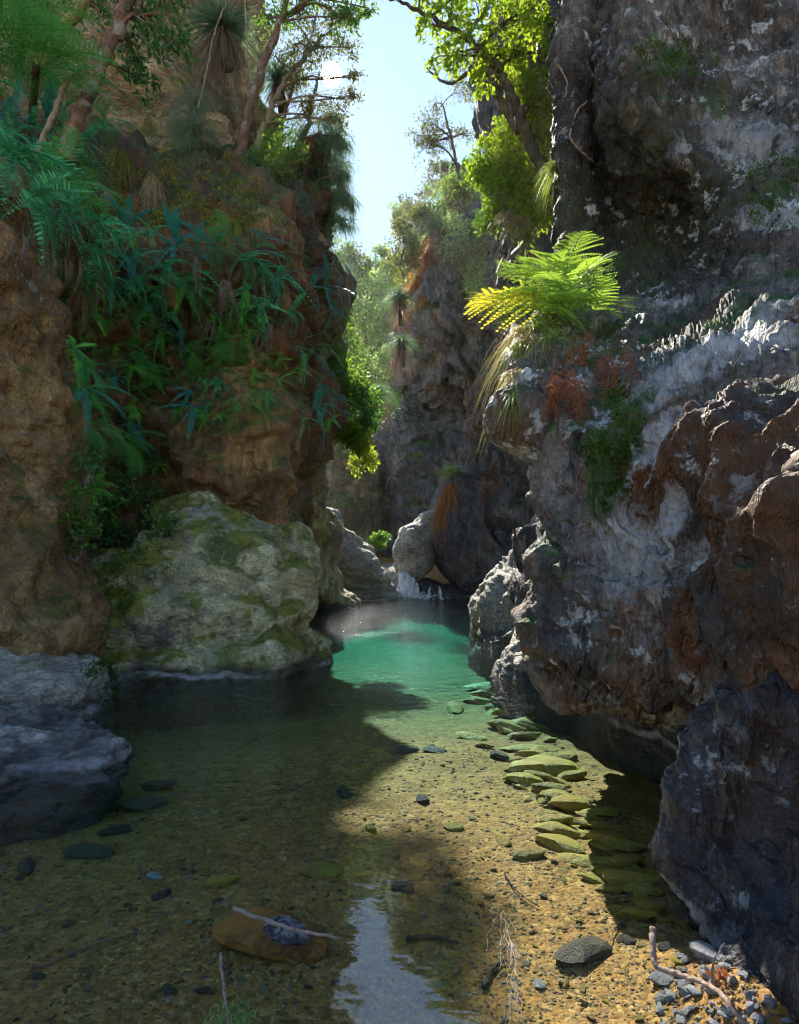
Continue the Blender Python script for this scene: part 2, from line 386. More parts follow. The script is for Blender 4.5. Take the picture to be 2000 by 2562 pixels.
RIGHT = dict(name='schist_overhang', cols=[(0.022, 0.019, 0.015), (0.065, 0.055, 0.044), (0.17, 0.15, 0.132), (0.52, 0.51, 0.52)], lichen=0.62, lcol=(0.62, 0.64, 0.63), lscale=4.0, moss=0.36, stz=(2.2, 4.0), mosshi=0.18, mosscol=(0.04, 0.085, 0.012), sfac=0.75, streak=(2.0, 1.2, 0.28), srot=(0, 0.25, 0.2), stain=0.62, stcol=(0.26, 0.10, 0.03), bmp=0.8, spots=0.12, spec=0.4)
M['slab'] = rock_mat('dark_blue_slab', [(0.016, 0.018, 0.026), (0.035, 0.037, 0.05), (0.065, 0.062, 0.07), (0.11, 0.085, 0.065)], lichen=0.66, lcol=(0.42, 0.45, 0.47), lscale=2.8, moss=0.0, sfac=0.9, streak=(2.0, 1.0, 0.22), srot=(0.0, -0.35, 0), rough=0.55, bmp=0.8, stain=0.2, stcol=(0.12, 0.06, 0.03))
M['palerock'] = rock_mat('pale_schist', [(0.16, 0.16, 0.14), (0.28, 0.27, 0.23), (0.38, 0.36, 0.31), (0.46, 0.45, 0.41)], lichen=0.3, moss=0.2, mosshi=0.1, sfac=0.8, streak=(1.2, 1.2, 2.4), srot=(0, -0.7, 0), bmp=0.8)
M['far'] = rock_mat('blue_grey_cliff', [(0.035, 0.04, 0.05), (0.08, 0.086, 0.098), (0.13, 0.13, 0.135), (0.23, 0.21, 0.18)], sc=0.45, lichen=0.3, moss=0.42, mosshi=0.3, sfac=0.8, streak=(1.2, 1.2, 0.35), srot=(0.2, 0.45, 0), stain=0.05, line=False, bmp=0.9, gain=1.3)
M['farboulder'] = rock_mat('dark_purple_boulder', [(0.03, 0.033, 0.045), (0.06, 0.062, 0.08), (0.10, 0.095, 0.105), (0.19, 0.16, 0.15)], sc=0.5, lichen=0.3, moss=0.25, sfac=0.9, streak=(1.4, 1.4, 0.4), srot=(0.1, -0.6, 0), stain=0.22, stcol=(0.34, 0.15, 0.04), line=False, bmp=0.9, off=2.0, gain=1.2)
M['leftfar'] = rock_mat('brown_far_rock', [(0.05, 0.042, 0.03), (0.12, 0.10, 0.06), (0.20, 0.17, 0.10), (0.29, 0.26, 0.18)], sc=0.6, lichen=0.2, moss=0.5, mosshi=0.3, mosscol=(0.10, 0.11, 0.02), sfac=0.7, stain=0.10, off=1.4, gain=1.15)
M['hill'] = rock_mat('scrubby_slope', [(0.05, 0.05, 0.02), (0.08, 0.085, 0.03), (0.13, 0.12, 0.05), (0.18, 0.16, 0.09)], sc=0.35, lichen=0.15, moss=0.7, mosscol=(0.07, 0.09, 0.02), line=False)
# stream bed
def bed_mat():
    t = NT('sand_and_gravel'); p = t.pos()
    v = t.n('TexVoronoi'); v.inputs['Scale'].default_value = 42; t.l(p, v.inputs['Vector'])
    v2 = t.n('TexVoronoi'); v2.inputs['Scale'].default_value = 17; t.l(p, v2.inputs['Vector'])
    s1 = t.n('SeparateColor'); t.l(v.outputs['Color'], s1.inputs[0]); s2 = t.n('SeparateColor'); t.l(v2.outputs['Color'], s2.inputs[0])
    pal = [(0.0, (0.03, 0.016, 0.006)), (0.25, (0.18, 0.078, 0.015)), (0.5, (0.36, 0.18, 0.04)), (0.75, (0.17, 0.09, 0.03)), (0.9, (0.58, 0.36, 0.13)), (1.0, (0.06, 0.045, 0.035))]
    c1 = t.ramp(s1.outputs[0], pal); c2 = t.ramp(s2.outputs[1], pal)
    A = t.noise(p, 0.6, 5, 0.6); B = t.noise(p, 9, 5, 0.7)
    base = t.mix(t.ramp(t.noise(p, 2.2, 4, 0.6), [(0.42, 0.15), (0.6, 0.75)]), c1, c2)
    base = t.mix(t.ramp(A, [(0.40, 0.2), (0.62, 0.75)]), base, t.mix(t.ramp(B, [(0.3, 0.0), (0.7, 1.0)]), (0.12, 0.058, 0.014), (0.48, 0.27, 0.07)))
    bs = t.n('BsdfPrincipled'); t.l(base, bs.inputs['Base Color']); bs.inputs['Roughness'].default_value = 0.8
    bs.inputs['Specular IOR Level'].default_value = 0.2
    h = t.math('ADD', t.math('MULTIPLY', v.outputs['Distance'], -0.6), t.math('ADD', t.math('MULTIPLY', v2.outputs['Distance'], -0.9), B))
    t.l(t.bump(h, 0.7, 0.02), bs.inputs['Normal']); t.l(bs.outputs[0], t.out.inputs['Surface']); return t.m
M['bed'] = bed_mat()
def stone_mat(name, stops, island=False, sheen=0.55, mottle=None):
    t = NT(name); p = t.n('TexCoord').outputs['Object']
    rnd = t.n('NewGeometry').outputs['Random Per Island'] if island else t.n('ObjectInfo').outputs['Random']
    base = t.ramp(rnd, stops)
    A = t.noise(p, 2.2 if not island else 40, 6, 0.7, 0.6); B = t.noise(p, 22 if not island else 150, 4, 0.6)
    base = t.mix(0.6, base, t.ramp(A, [(0.3, (0.22, 0.22, 0.22)), (0.5, (0.5, 0.5, 0.5)), (0.7, (0.82, 0.8, 0.76))]), 'OVERLAY')
    base = t.mix(0.4, base, t.ramp(B, [(0.3, (0.3, 0.3, 0.3)), (0.7, (0.72, 0.72, 0.72))]), 'OVERLAY')
    if mottle: base = t.mix(t.ramp(A, [(0.45, 0.0), (0.6, 0.8)]), base, mottle)
    bs = t.n('BsdfPrincipled'); t.l(base, bs.inputs['Base Color']); bs.inputs['Roughness'].default_value = sheen
    bs.inputs['Specular IOR Level'].default_value = 0.3
    t.l(t.bump(t.math('ADD', A, t.math('MULTIPLY', B, 0.4)), 0.8, 0.05), bs.inputs['Normal'])
    t.l(bs.outputs[0], t.out.inputs['Surface']); return t.m
PAL = [(0.0, (0.05, 0.042, 0.035)), (0.15, (0.16, 0.10, 0.045)), (0.35, (0.30, 0.18, 0.06)), (0.5, (0.40, 0.27, 0.10)), (0.62, (0.20, 0.17, 0.11)), (0.75, (0.38, 0.26, 0.10)), (0.85, (0.13, 0.13, 0.11)), (0.95, (0.52, 0.42, 0.24)), (1.0, (0.32, 0.12, 0.045))]
M['gravel'] = stone_mat('mixed_gravel', PAL, True)
M['stone'] = stone_mat('mixed_stone', PAL)
M['algstone'] = stone_mat('algae_stone', [(0.0, (0.24, 0.16, 0.04)), (0.35, (0.42, 0.31, 0.055)), (0.7, (0.46, 0.27, 0.05)), (1.0, (0.52, 0.40, 0.08))], mottle=(0.30, 0.27, 0.025))
M['wetcrest'] = stone_mat('wet_dark_crest', [(0.0, (0.05, 0.055, 0.075)), (1.0, (0.07, 0.07, 0.09))], sheen=0.12, mottle=(0.40, 0.42, 0.46))  # pale speckle stands for white glints on the wet top
M['darkstone'] = stone_mat('dark_stone', [(0.0, (0.04, 0.036, 0.03)), (0.5, (0.07, 0.06, 0.045)), (1.0, (0.10, 0.08, 0.05))])
M['palestone'] = stone_mat('pale_grey_stone', [(0.0, (0.20, 0.21, 0.23)), (0.5, (0.33, 0.34, 0.36)), (1.0, (0.46, 0.46, 0.46))])
M['redstone'] = stone_mat('rust_stone', [(0.0, (0.30, 0.12, 0.022)), (1.0, (0.40, 0.19, 0.035))], mottle=(0.07, 0.022, 0.008), sheen=0.35)
def plain(name, c, rough=0.8, c2=None, sc=12, trans=0):
    t = NT(name); bs = t.n('BsdfPrincipled'); n_ = t.noise(t.pos(), sc, 5, 0.65)
    t.l(t.mix(t.ramp(n_, [(0.35, 0.0), (0.65, 1.0)]), c, c2 or tuple(0.5*x for x in c)), bs.inputs['Base Color'])
    bs.inputs['Roughness'].default_value = rough; t.l(t.bump(n_, 0.5, 0.01), bs.inputs['Normal'])
    t.l(bs.outputs[0], t.out.inputs['Surface']); return t.m
M['stick'] = bark_mat('dry_stick_bark', (0.16, 0.085, 0.05), (0.34, 0.20, 0.13), sc=2.5)
M['palestick'] = bark_mat('bleached_stick_bark', (0.20, 0.135, 0.105), (0.40, 0.29, 0.235), sc=2.5)
M['darkstick'] = bark_mat('waterlogged_bark', (0.03, 0.022, 0.018), (0.07, 0.05, 0.035), sc=2.5)
M['scum'] = plain('pale_root_fibre', (0.55, 0.50, 0.46), 0.7, (0.38, 0.33, 0.28))
# leaves
M['fan'] = leaf_mat('fan_fern_leaf', (0.081, 0.380, 0.196), (0.149, 0.632, 0.253), 0.40, 0.4, hue=(0.155, 0.586, 0.207))
M['fanlight'] = leaf_mat('young_fern_leaf', (0.150, 0.474, 0.074), (0.349, 0.800, 0.125), 0.45)
M['bluefern'] = leaf_mat('blue_green_fern_leaf', (0.067, 0.336, 0.286), (0.101, 0.538, 0.370), 0.35)
M['greenfern'] = leaf_mat('green_fern_leaf', (0.098, 0.332, 0.078), (0.254, 0.663, 0.117), 0.45, 0.4)
M['bracken'] = leaf_mat('sunlit_bracken_leaf', (0.15, 0.29, 0.035), (0.42, 0.62, 0.06), 0.56, 0.4, hue=(0.19, 0.30, 0.04))
M['goldfern'] = leaf_mat('yellowing_bracken_leaf', (0.360, 0.336, 0.036), (0.800, 0.744, 0.060), 0.58, 0.25)
M['deadfern'] = leaf_mat('dead_fern_leaf', (0.286, 0.111, 0.046), (0.468, 0.169, 0.065), 0.3, 0.4, rough=0.8)
M['deadgrey'] = leaf_mat('old_dead_fern_leaf', (0.19, 0.14, 0.11), (0.20, 0.14, 0.10), 0.25, 0.4, rough=0.85)
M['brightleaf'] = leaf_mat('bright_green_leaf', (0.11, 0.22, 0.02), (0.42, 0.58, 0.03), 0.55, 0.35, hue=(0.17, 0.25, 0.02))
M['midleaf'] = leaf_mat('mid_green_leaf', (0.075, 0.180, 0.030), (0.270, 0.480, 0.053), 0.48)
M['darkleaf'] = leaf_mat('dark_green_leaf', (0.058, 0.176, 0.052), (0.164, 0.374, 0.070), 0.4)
M['oliveleaf'] = leaf_mat('olive_gum_leaf', (0.135, 0.158, 0.060), (0.300, 0.330, 0.090), 0.4, hue=(0.210, 0.180, 0.060))
M['needle'] = leaf_mat('she_oak_needle', (0.143, 0.221, 0.143), (0.286, 0.416, 0.234), 0.4, island=False)
M['yellowshrub'] = leaf_mat('lime_shrub_leaf', (0.17, 0.24, 0.025), (0.48, 0.58, 0.04), 0.55)
M['paleshrub'] = leaf_mat('pale_shrub_leaf', (0.211, 0.309, 0.114), (0.488, 0.650, 0.195), 0.5)
M['grassblade'] = leaf_mat('green_grass_blade', (0.169, 0.221, 0.052), (0.390, 0.494, 0.091), 0.5, 0.4)
M['strawblade'] = leaf_mat('straw_grass_blade', (0.390, 0.325, 0.182), (0.546, 0.429, 0.195), 0.45, 0.4)
M['orangeblade'] = leaf_mat('orange_dry_grass', (0.38, 0.17, 0.03), (0.60, 0.26, 0.04), 0.45, 0.4)
M['gtree'] = leaf_mat('grass_tree_blade', (0.102, 0.187, 0.119), (0.238, 0.374, 0.170), 0.4, 0.4)
M['gskirt'] = leaf_mat('dry_skirt_blade', (0.224, 0.160, 0.128), (0.288, 0.192, 0.128), 0.3, 0.4, rough=0.9)
M['mossclump'] = leaf_mat('moss_tuft', (0.055, 0.12, 0.012), (0.14, 0.26, 0.02), 0.35, 0.5, rough=0.9)
M['mosshang'] = leaf_mat('hanging_moss', (0.216, 0.234, 0.036), (0.396, 0.432, 0.072), 0.35, 0.45, rough=0.9)
M['barkred'] = bark_mat('reddish_bark', (0.09, 0.05, 0.035), (0.24, 0.14, 0.09), (0.28, 0.24, 0.2))
M['barkpale'] = bark_mat('pale_mottled_bark', (0.20, 0.16, 0.11), (0.36, 0.30, 0.21), (0.15, 0.13, 0.08))
M['barkgrey'] = bark_mat('grey_bark', (0.09, 0.075, 0.06), (0.20, 0.17, 0.145))
M['barkdark'] = bark_mat('dark_mossy_bark', (0.03, 0.022, 0.015), (0.09, 0.07, 0.04), (0.10, 0.11, 0.03))
M['barkyellow'] = bark_mat('yellowish_bark', (0.22, 0.16, 0.06), (0.36, 0.28, 0.11))
# ------------------------------------------------------------------ stream bed and water
def sm(a, b, x):
    t = np.clip((x-a)/(b-a), 0, 1); return t*t*(3-2*t)
_by = [-60, -12, -4, 0.2, 1.6, 2.3, 3.5, 5, 8, 12, 20, 28, 33, 36, 50, 160]
_bz = [3.0, 1.5, 0.55, 0.08, -0.04, -0.09, -0.17, -0.27, -0.50, -0.80, -1.0, -0.85, -0.4, 0.8, 3.0, 6.0]
def bedz(x, y):
    x = np.asarray(x, float); y = np.asarray(y, float)
    z = np.interp(y, _by, _bz)
    z = z+0.15*sm(0.95, 1.3, x)*sm(2.9, 2.2, y)                       # pebble bank by the dark slab
    z = z-0.14*sm(-0.4, -2.4, x)*sm(1.5, 3.5, y)*sm(14, 8, y)          # deeper along the shaded side
    p = np.stack([x, y, x*0], -1)
    z = z+0.05*fbm(p*0.7, 3)*sm(0.5, 3, y)+0.012*pn(p*3.1)
    return z
ax_ = np.concatenate([np.linspace(-150, -9, 16)[:-1], np.linspace(-9, -3.5, 30)[:-1], np.linspace(-3.5, 3.5, 170)[:-1], np.linspace(3.5, 9, 24)[:-1], np.linspace(9, 150, 16)])
ay_ = np.concatenate([np.linspace(-60, 0, 14)[:-1], np.linspace(0, 8, 190)[:-1], np.linspace(8, 38, 90)[:-1], np.linspace(38, 220, 20)])
GX, GY_ = np.meshgrid(ax_, ay_)
GZ = bedz(GX.ravel(), GY_.ravel())
me = mesh_np('creek_bed', np.stack([GX.ravel(), GY_.ravel(), GZ], -1), gfaces(len(ay_), len(ax_)), M['bed'])
creek_bed = tag(link('creek_bed', me), 'sandy gravel bed of the clear creek pool', kind='structure')
t = NT('clear_pool_water'); p = t.pos()
sx = t.n('SeparateXYZ'); t.l(p, sx.inputs[0])
r1 = t.noise(t.mapping(p, scale=(1.0, 1.5, 1)), 2.6, 3, 0.5, 0.3); r2 = t.noise(t.mapping(p, scale=(1.0, 1.6, 1)), 7.0, 2, 0.5, 0.2)
calm = t.ramp(t.math('MULTIPLY', sx.outputs[1], 0.05), [(0.15, 0.03), (0.30, 0.22), (0.5, 1.0)])       # the fall stirs the far water
hgt = t.math('MULTIPLY', t.math('ADD', t.math('MULTIPLY', r1, 1.0), t.math('MULTIPLY', r2, 0.4)), calm)
bn = t.bump(hgt, 1.0, 0.09)
vd = t.n('VectorMath'); vd.operation = 'DOT_PRODUCT'; t.l(t.n('NewGeometry').outputs['Incoming'], vd.inputs[0]); t.l(bn, vd.inputs[1])
ca = t.math('ABSOLUTE', vd.outputs['Value'])
fre = t.math('ADD', 0.10, t.math('MULTIPLY', 0.72, t.math('POWER', t.math('SUBTRACT', 1.0, ca, clamp=True), 5.0)))
gl = t.n('BsdfGlossy'); gl.inputs['Roughness'].default_value = 0.02; t.l(bn, gl.inputs['Normal'])
tp = t.n('BsdfTransparent'); tp.inputs['Color'].default_value = (0.98, 1.0, 0.99, 1)
mx = t.n('MixShader'); t.l(fre, mx.inputs[0]); t.l(tp.outputs[0], mx.inputs[1]); t.l(gl.outputs[0], mx.inputs[2])
t.l(mx.outputs[0], t.out.inputs['Surface'])
va = t.n('VolumeAbsorption'); va.inputs['Color'].default_value = (0.10, 0.80, 0.82, 1); va.inputs['Density'].default_value = 0.42
t.l(va.outputs[0], t.out.inputs['Volume'])
M['water'] = t.m
bx = np.array([[x, y, z] for z in (-3.5, 0) for y in (-3, 34.6) for x in (-13, 14)], float)
me = mesh_np('water', bx, np.array([[0, 2, 3, 1], [4, 5, 7, 6], [0, 1, 5, 4], [2, 6, 7, 3], [0, 4, 6, 2], [1, 3, 7, 5]]), M['water'], smooth=False)
water = tag(link('water', me), 'clear turquoise pool water filling the gorge floor', kind='structure')

# ------------------------------------------------------------------ cliffs (terrain)
def rw(py, *pts): return [W(px, p[1] if len(p) > 2 else py, p[-1]) for p in pts for px in (p[0],)]
# ferny wall behind the boulder
rows = []
for py, dd in ((380, 4.0), (480, 1.8), (570, 0.1), (650, -0.5), (760, -0.35), (900, -0.2), (1050, -0.1), (1200, -0.1), (1350, -0.4), (1480, -0.9), (1600, -1.5), (1800, -2.4)):
    uc = 95*float(sm(1080, 1260, py))          # undercut foot
    rows.append([W(-420, py, 7.6+dd*0.6), W(-120, py, 8.8+dd), W(60, py, 9.6+dd), W(190, py, 11.0+dd), W(320, py, 11.9+dd), W(450, py, 12.3+dd), W(580, py, 12.6+dd), W(690-uc*0.5, py, 13.4+dd), W(760-uc, py, 15.5+dd), W(800-uc, py, 19+dd), W(805-uc, py, 27)])
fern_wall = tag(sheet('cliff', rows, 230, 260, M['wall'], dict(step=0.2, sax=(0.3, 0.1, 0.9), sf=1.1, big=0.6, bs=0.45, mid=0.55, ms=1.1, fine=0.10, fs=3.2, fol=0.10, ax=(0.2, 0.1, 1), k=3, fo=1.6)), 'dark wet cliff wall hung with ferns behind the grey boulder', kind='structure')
# upper left cliff
rows = []
for py, e, dd in ((-700, 520, 4.5), (-400, 570, 4.0), (-150, 600, 3.4), (0, 615, 3.0), (130, 628, 2.4), (250, 640, 2.0), (360, 660, 1.4), (470, 690, 0.8), (570, 725, -0.2), (650, 770, -1.2), (760, 790, -1.0), (950, 770, 0.0)):
    rows.append([W(-450, py, 10+dd), W(-150, py, 12.0+dd), W(60, py, 13.5+dd), W(230, py, 14.6+dd), W(400, py, 15.4+dd), W(540, py, 16.6+dd), W(e-50, py, 17.8+dd), W(e, py, 20.0+dd), W(e-5, py, 24+dd), W(e-50, py, 34)])
up_cliff = tag(sheet('cliff', rows, 220, 230, M['upper'], dict(step=0.28, sax=(0.15, 0.1, 1), sf=1.1, big=1.2, bs=0.28, mid=0.6, ms=0.7, fine=0.10, fs=2.5, fol=0.16, ax=(1, 0.3, 0.15), k=4, fo=1.5)), 'tall ochre cliff face rising above the fern ledge', kind='structure')
# right overhanging cliff
R1 = [
 rw(-700, (1600, 19), (1440, 15.5), (1510, 14.5), (1610, 14), (1750, 14), (1900, 14), (2100, 13), (2500, 10.5)),
 rw(-250, (1580, 18), (1435, 12.6), (1510, 12), (1610, 11.4), (1750, 12), (1900, 12.8), (2100, 12), (2500, 9.6)),
 rw(0, (1560, 17), (1425, 11.0), (1500, 10.7), (1600, 9.9), (1740, 10.6), (1900, 11.5), (2080, 10.8), (2500, 8.5)),
 rw(130, (1540, 16), (1420, 10.4), (1490, 10.5), (1580, 9.2), (1710, 9.7), (1870, 10.6), (2060, 10.0), (2500, 8.0)),
 rw(250, (1530, 15), (1420, 10.2), (1490, 10.5), (1575, 8.8), (1700, 8.9), (1860, 9.6), (2040, 9.2), (2500, 7.4)),
 rw(400, (1520, 14), (1422, 10.1), (1495, 10.7), (1585, 9.5), (1700, 8.4), (1830, 8.5), (1990, 8.3), (2500, 6.8)),
 rw(550, (1510, 14), (1425, 9.9), (1500, 10.6), (1595, 10.2), (1720, 9.3), (1845, 7.7), (1970, 7.6), (2500, 6.2)),
 rw(680, (1500, 13), (1415, 9.5), (1505, 10.1), (1610, 9.9), (1735, 9.2), (1860, 7.5), (1960, 7.1), (2500, 5.7)),
 rw(800, (1480, 12.5), (1375, 8.9), (1470, 9.3), (1595, 9.2), (1720, 8.4), (1835, 7.1), (1940, 6.6), (2500, 5.2)),
 rw(920, (1440, 12), (1325, 8.7), (1430, 8.4), (1545, 8.2), (1670, 7.3), (1790, 6.5), (1925, 6.0), (2500, 4.7)),
 rw(1040, (1420, 11.5), (1305, 8.5), (1395, 7.9), (1510, 7.6), (1640, 6.6), (1780, 5.8), (1930, 5.3), (2500, 4.2)),
 rw(1150, (1440, 11), (1338, 8.4), (1405, 7.7), (1500, 7.1), (1630, 6.2), (1780, 5.4), (1930, 4.9), (2500, 3.8)),
 rw(1280, (1455, 11), (1358, 8.3), (1418, 7.5), (1500, 7.0), (1630, 6.2), (1780, 5.4), (1930, 4.8), (2500, 3.5)),
 rw(1400, (1455, 11), (1362, 8.2), (1418, 7.3), (1510, 6.8), (1640, 6.1), (1780, 5.3), (1930, 4.7), (2500, 3.4)),
 rw(1520, (1440, 11), (1346, 8.1), (1402, 7.2), (1515, 6.5), (1650, 5.9), (1780, 5.2), (1930, 4.6), (2500, 3.4)),
 rw(1620, (1445, 11), (1348, 8.1), (1408, 7.2), (1525, 6.6), (1650, 6.0), (1780, 5.3), (1930, 4.7), (2500, 3.5)),
 rw(1700, (1460, 10.8), (1378, 8.1), (1430, 7.4), (1535, 6.85), (1655, 6.25), (1780, 5.55), (1925, 4.9), (2500, 3.7)),
 rw(1730, (1480, 10.5), (1420, 8.2), (1470, 7.7), (1555, 7.2), (1665, 6.6), (1790, 5.9), (1920, 5.2), (2500, 4.0)),
]
def r1s(i, j):      # the lower bulge stands well out over the pool, the brow above the ledge is set back
    return (0.60 if i >= 10 else 0.64) if i >= 9 else (0.74 if i == 8 else (0.84 if i == 7 else 0.91))
R1 = [[p_*r1s(i, j)+np.array([0, 0, H*(1-r1s(i, j))]) for j, p_ in enumerate(r_)] for i, r_ in enumerate(R1)]
last = np.array(R1[-1])
R1.append([p_+np.array([0.5, 0.5, 0.05]) for p_ in last])
R1.append([p_+np.array([1.0, 0.9, 0.05]) for p_ in last])
R1.append([np.array([p_[0]+1.3, p_[1]+1.2, 0.1]) for p_ in last])
R1.append([np.array([p_[0]+1.4, p_[1]+1.3, -1.6]) for p_ in last])
over = tag(sheet('cliff', R1, 300, 480, None, dict(step=0.07, sax=(0.55, 0.1, 0.8), sf=1.8, big=0.20, bs=0.6, mid=0.17, ms=1.5, fine=0.035, fs=5.5, fol=0.12, ax=(-0.2, 0.12, 1), k=6.5, fo=3.4)), 'huge overhanging schist cliff with white ridges above the dark cave', kind='structure')
def on(px, py, name='cliff'):
    return tuple(hit(px, py)[0])
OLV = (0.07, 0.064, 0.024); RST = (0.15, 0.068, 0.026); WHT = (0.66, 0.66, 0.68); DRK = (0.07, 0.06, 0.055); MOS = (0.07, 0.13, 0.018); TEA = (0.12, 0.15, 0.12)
zr = [(on(1600, 480), 1.9, OLV, 0.95), (on(1640, 680), 1.4, OLV, 0.95), (on(1490, 620), 1.3, OLV, 0.9), (on(1480, 330), 1.2, DRK, 0.9), (on(1780, 560), 0.9, OLV, 0.9), (on(1590, 800), 0.45, OLV, 0.7),  # olive rock, painted darker to stand for the overhang's shade
      (on(1800, 1290), 0.54, RST, 0.9), (on(1920, 1480), 0.45, RST, 0.9), (on(1400, 1300), 0.50, (0.42, 0.39, 0.39), 0.4), (on(1450, 1480), 0.45, (0.40, 0.37, 0.37), 0.4), (on(1370, 1180), 0.3, (0.45, 0.40, 0.38), 0.45), (on(1850, 1120), 0.41, RST, 0.85), (on(1930, 1000), 0.27, DRK, 0.8), (on(1780, 1560), 0.41, DRK, 0.8), (on(1420, 1560), 0.41, DRK, 0.7),
      (on(1790, 850), 0.41, WHT, 0.9), (on(1690, 960), 0.36, WHT, 0.9), (on(1900, 760), 0.36, WHT, 0.9), (on(1620, 1130), 0.23, WHT, 0.8), (on(1870, 330), 0.72, WHT, 0.6), (on(1960, 560), 0.45, WHT, 0.7), (on(1600, 1400), 0.40, WHT, 0.75), (on(1690, 1290), 0.2, WHT, 0.7), (on(1760, 1390), 0.2, WHT, 0.6),  # sunlit white painted on ridge and slab; lowest ones pale lichen
      (on(1530, 1100), 0.30, MOS, 0.95), (on(1540, 1000), 0.23, MOS, 0.9), (on(1500, 1210), 0.20, MOS, 0.8), (on(1660, 140), 0.41, MOS, 0.9), (on(1790, 260), 0.32, MOS, 0.9), (on(1940, 470), 0.36, MOS, 0.95), (on(1500, 870), 0.27, MOS, 0.8), (on(1640, 900), 0.32, TEA, 0.8)]
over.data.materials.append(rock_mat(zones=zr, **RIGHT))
# dark slab, right foreground
R2 = [
 rw(1640, (2180, 4.6), (1990, 3.1), (2080, 2.7), (2400, 2.2)),
 rw(1780, (2030, 4.6), (1838, 3.12), (1980, 2.72), (2350, 2.2)),
 rw(1880, (1930, 4.6), (1742, 3.2), (1930, 2.8), (2300, 2.25)),
 rw(1980, (1890, 4.7), (1700, 3.24), (1890, 2.84), (2300, 2.25)),
 rw(2100, (1850, 4.8), (1666, 3.25), (1850, 2.85), (2300, 2.2)),
 rw(2220, (1900, 4.2), (1700, 2.94), (1870, 2.62), (2300, 2.05)),
 rw(2330, (1930, 3.7), (1765, 2.65), (1900, 2.43), (2300, 1.9)),
 rw(2430, (1960, 3.3), (1818, 2.42), (1930, 2.26), (2300, 1.75)),
 rw(2510, (2020, 3.0), (1900, 2.24), (1990, 2.1), (2300, 1.65)),
 rw(2640, (2020, 3.0), (1900, 2.2), (1990, 2.06), (2300, 1.6)),
]
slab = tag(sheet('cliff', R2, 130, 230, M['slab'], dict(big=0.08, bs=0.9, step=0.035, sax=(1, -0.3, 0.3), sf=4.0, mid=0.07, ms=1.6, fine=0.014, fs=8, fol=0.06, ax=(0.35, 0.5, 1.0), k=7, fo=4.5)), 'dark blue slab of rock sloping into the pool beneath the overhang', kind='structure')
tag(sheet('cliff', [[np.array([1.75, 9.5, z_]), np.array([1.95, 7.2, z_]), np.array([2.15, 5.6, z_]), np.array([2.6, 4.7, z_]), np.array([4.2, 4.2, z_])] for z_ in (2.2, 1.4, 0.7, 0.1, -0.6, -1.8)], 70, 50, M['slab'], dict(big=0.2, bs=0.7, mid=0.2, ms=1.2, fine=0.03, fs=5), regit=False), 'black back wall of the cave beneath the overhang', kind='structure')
def rg(py, a, b, Y, th): return (W(a, py, Y), W(b, py, Y), th)
# mid right cliff behind the sunlit trees
rings('cliff', [rg(-500, 1330, 1900, 21, 5), rg(-100, 1290, 1900, 21, 5), rg(120, 1265, 1900, 20.5, 5), rg(300, 1240, 1900, 20, 5), rg(450, 1235, 1900, 20, 5), rg(580, 1250, 1900, 19.5, 5), rg(700, 1285, 1900, 19, 5), rg(850, 1320, 1900, 18, 4.5), rg(1050, 1340, 1900, 17, 4), rg(1300, 1370, 1900, 16, 4), rg(1560, 1370, 1900, 16, 4)],
      150, 150, M['far'], dict(big=1.2, bs=0.25, mid=0.7, ms=0.6, fine=0.1, fs=2, fol=0.2, k=4, fo=1.0))
tag(COL.objects[-1], 'shaded grey cliff behind the bright green leaning tree', kind='structure')
# far pillar cliff
rings('cliff', [rg(490, 1130, 1190, 50, 2.5), rg(545, 1095, 1235, 49.5, 4), rg(620, 1075, 1270, 49, 5), rg(720, 1050, 1310, 48.5, 6), rg(850, 1012, 1330, 48, 6.5), rg(930, 1018, 1330, 48, 6.2), rg(1000, 1050, 1320, 49, 5.0), rg(1060, 1010, 1320, 51, 4.5), rg(1130, 968, 1320, 51, 5), rg(1220, 955, 1320, 51, 5), rg(1330, 960, 1320, 50.5, 5), rg(1500, 955, 1310, 50, 5)],
      240, 260, M['far'], dict(step=0.7, sax=(0.75, 0.1, 0.6), sf=0.28, big=1.6, bs=0.12, mid=1.1, ms=0.3, fine=0.2, fs=1.4, fol=0.45, ax=(0.4, 0, 1), k=4, fo=0.6))
tag(COL.objects[-1], 'tall blue-grey rock pillar closing the far end of the gorge', kind='structure')
# back wall at the head of the gorge
rings('cliff', [rg(1090, 640, 1010, 52, 4), rg(1170, 640, 1020, 51.5, 4.5), rg(1250, 640, 1020, 51, 4.5), rg(1330, 640, 1020, 50, 5), rg(1480, 640, 1030, 49, 5)],
      140, 100, M['leftfar'], dict(big=1.5, bs=0.15, mid=0.8, ms=0.35, fine=0.15, fs=1.4, fol=0.3, ax=(0.2, 0, 1), k=4, fo=0.6))
tag(COL.objects[-1], 'pale weathered rock wall at the far head of the pool', kind='structure')
# hillside at the back
rows = []
for f_, dy in ((0.0, 22), (0.08, 16), (0.3, 10), (0.55, 5), (0.8, 1), (1.0, -3)):
    r_ = []
    for px, top in ((500, 560), (700, 640), (830, 672), (900, 690), (960, 660), (1030, 600), (1100, 520), (1200, 420), (1350, 300), (1600, 150)):
        r_.append(W(px, top+(1330-top)*f_, 112+dy*1.8))
    rows.append(r_)
hill = tag(sheet('hill', rows, 120, 100, M['hill'], dict(big=4, bs=0.06, mid=2, ms=0.14, fine=0.5, fs=0.5)), 'scrub covered slope beyond the rock pillar', kind='structure')

# ------------------------------------------------------------------ boulders and rock buttresses
def thing(o, label, cat, group=None): o.name = o.name; return tag(o, label, cat, group)
rel_mid = dict(big=0.25, bs=0.6, mid=0.22, ms=1.1, fine=0.035, fs=5, fol=0.05, ax=(0.6, 0.2, 0.6), k=4, fo=2.6)
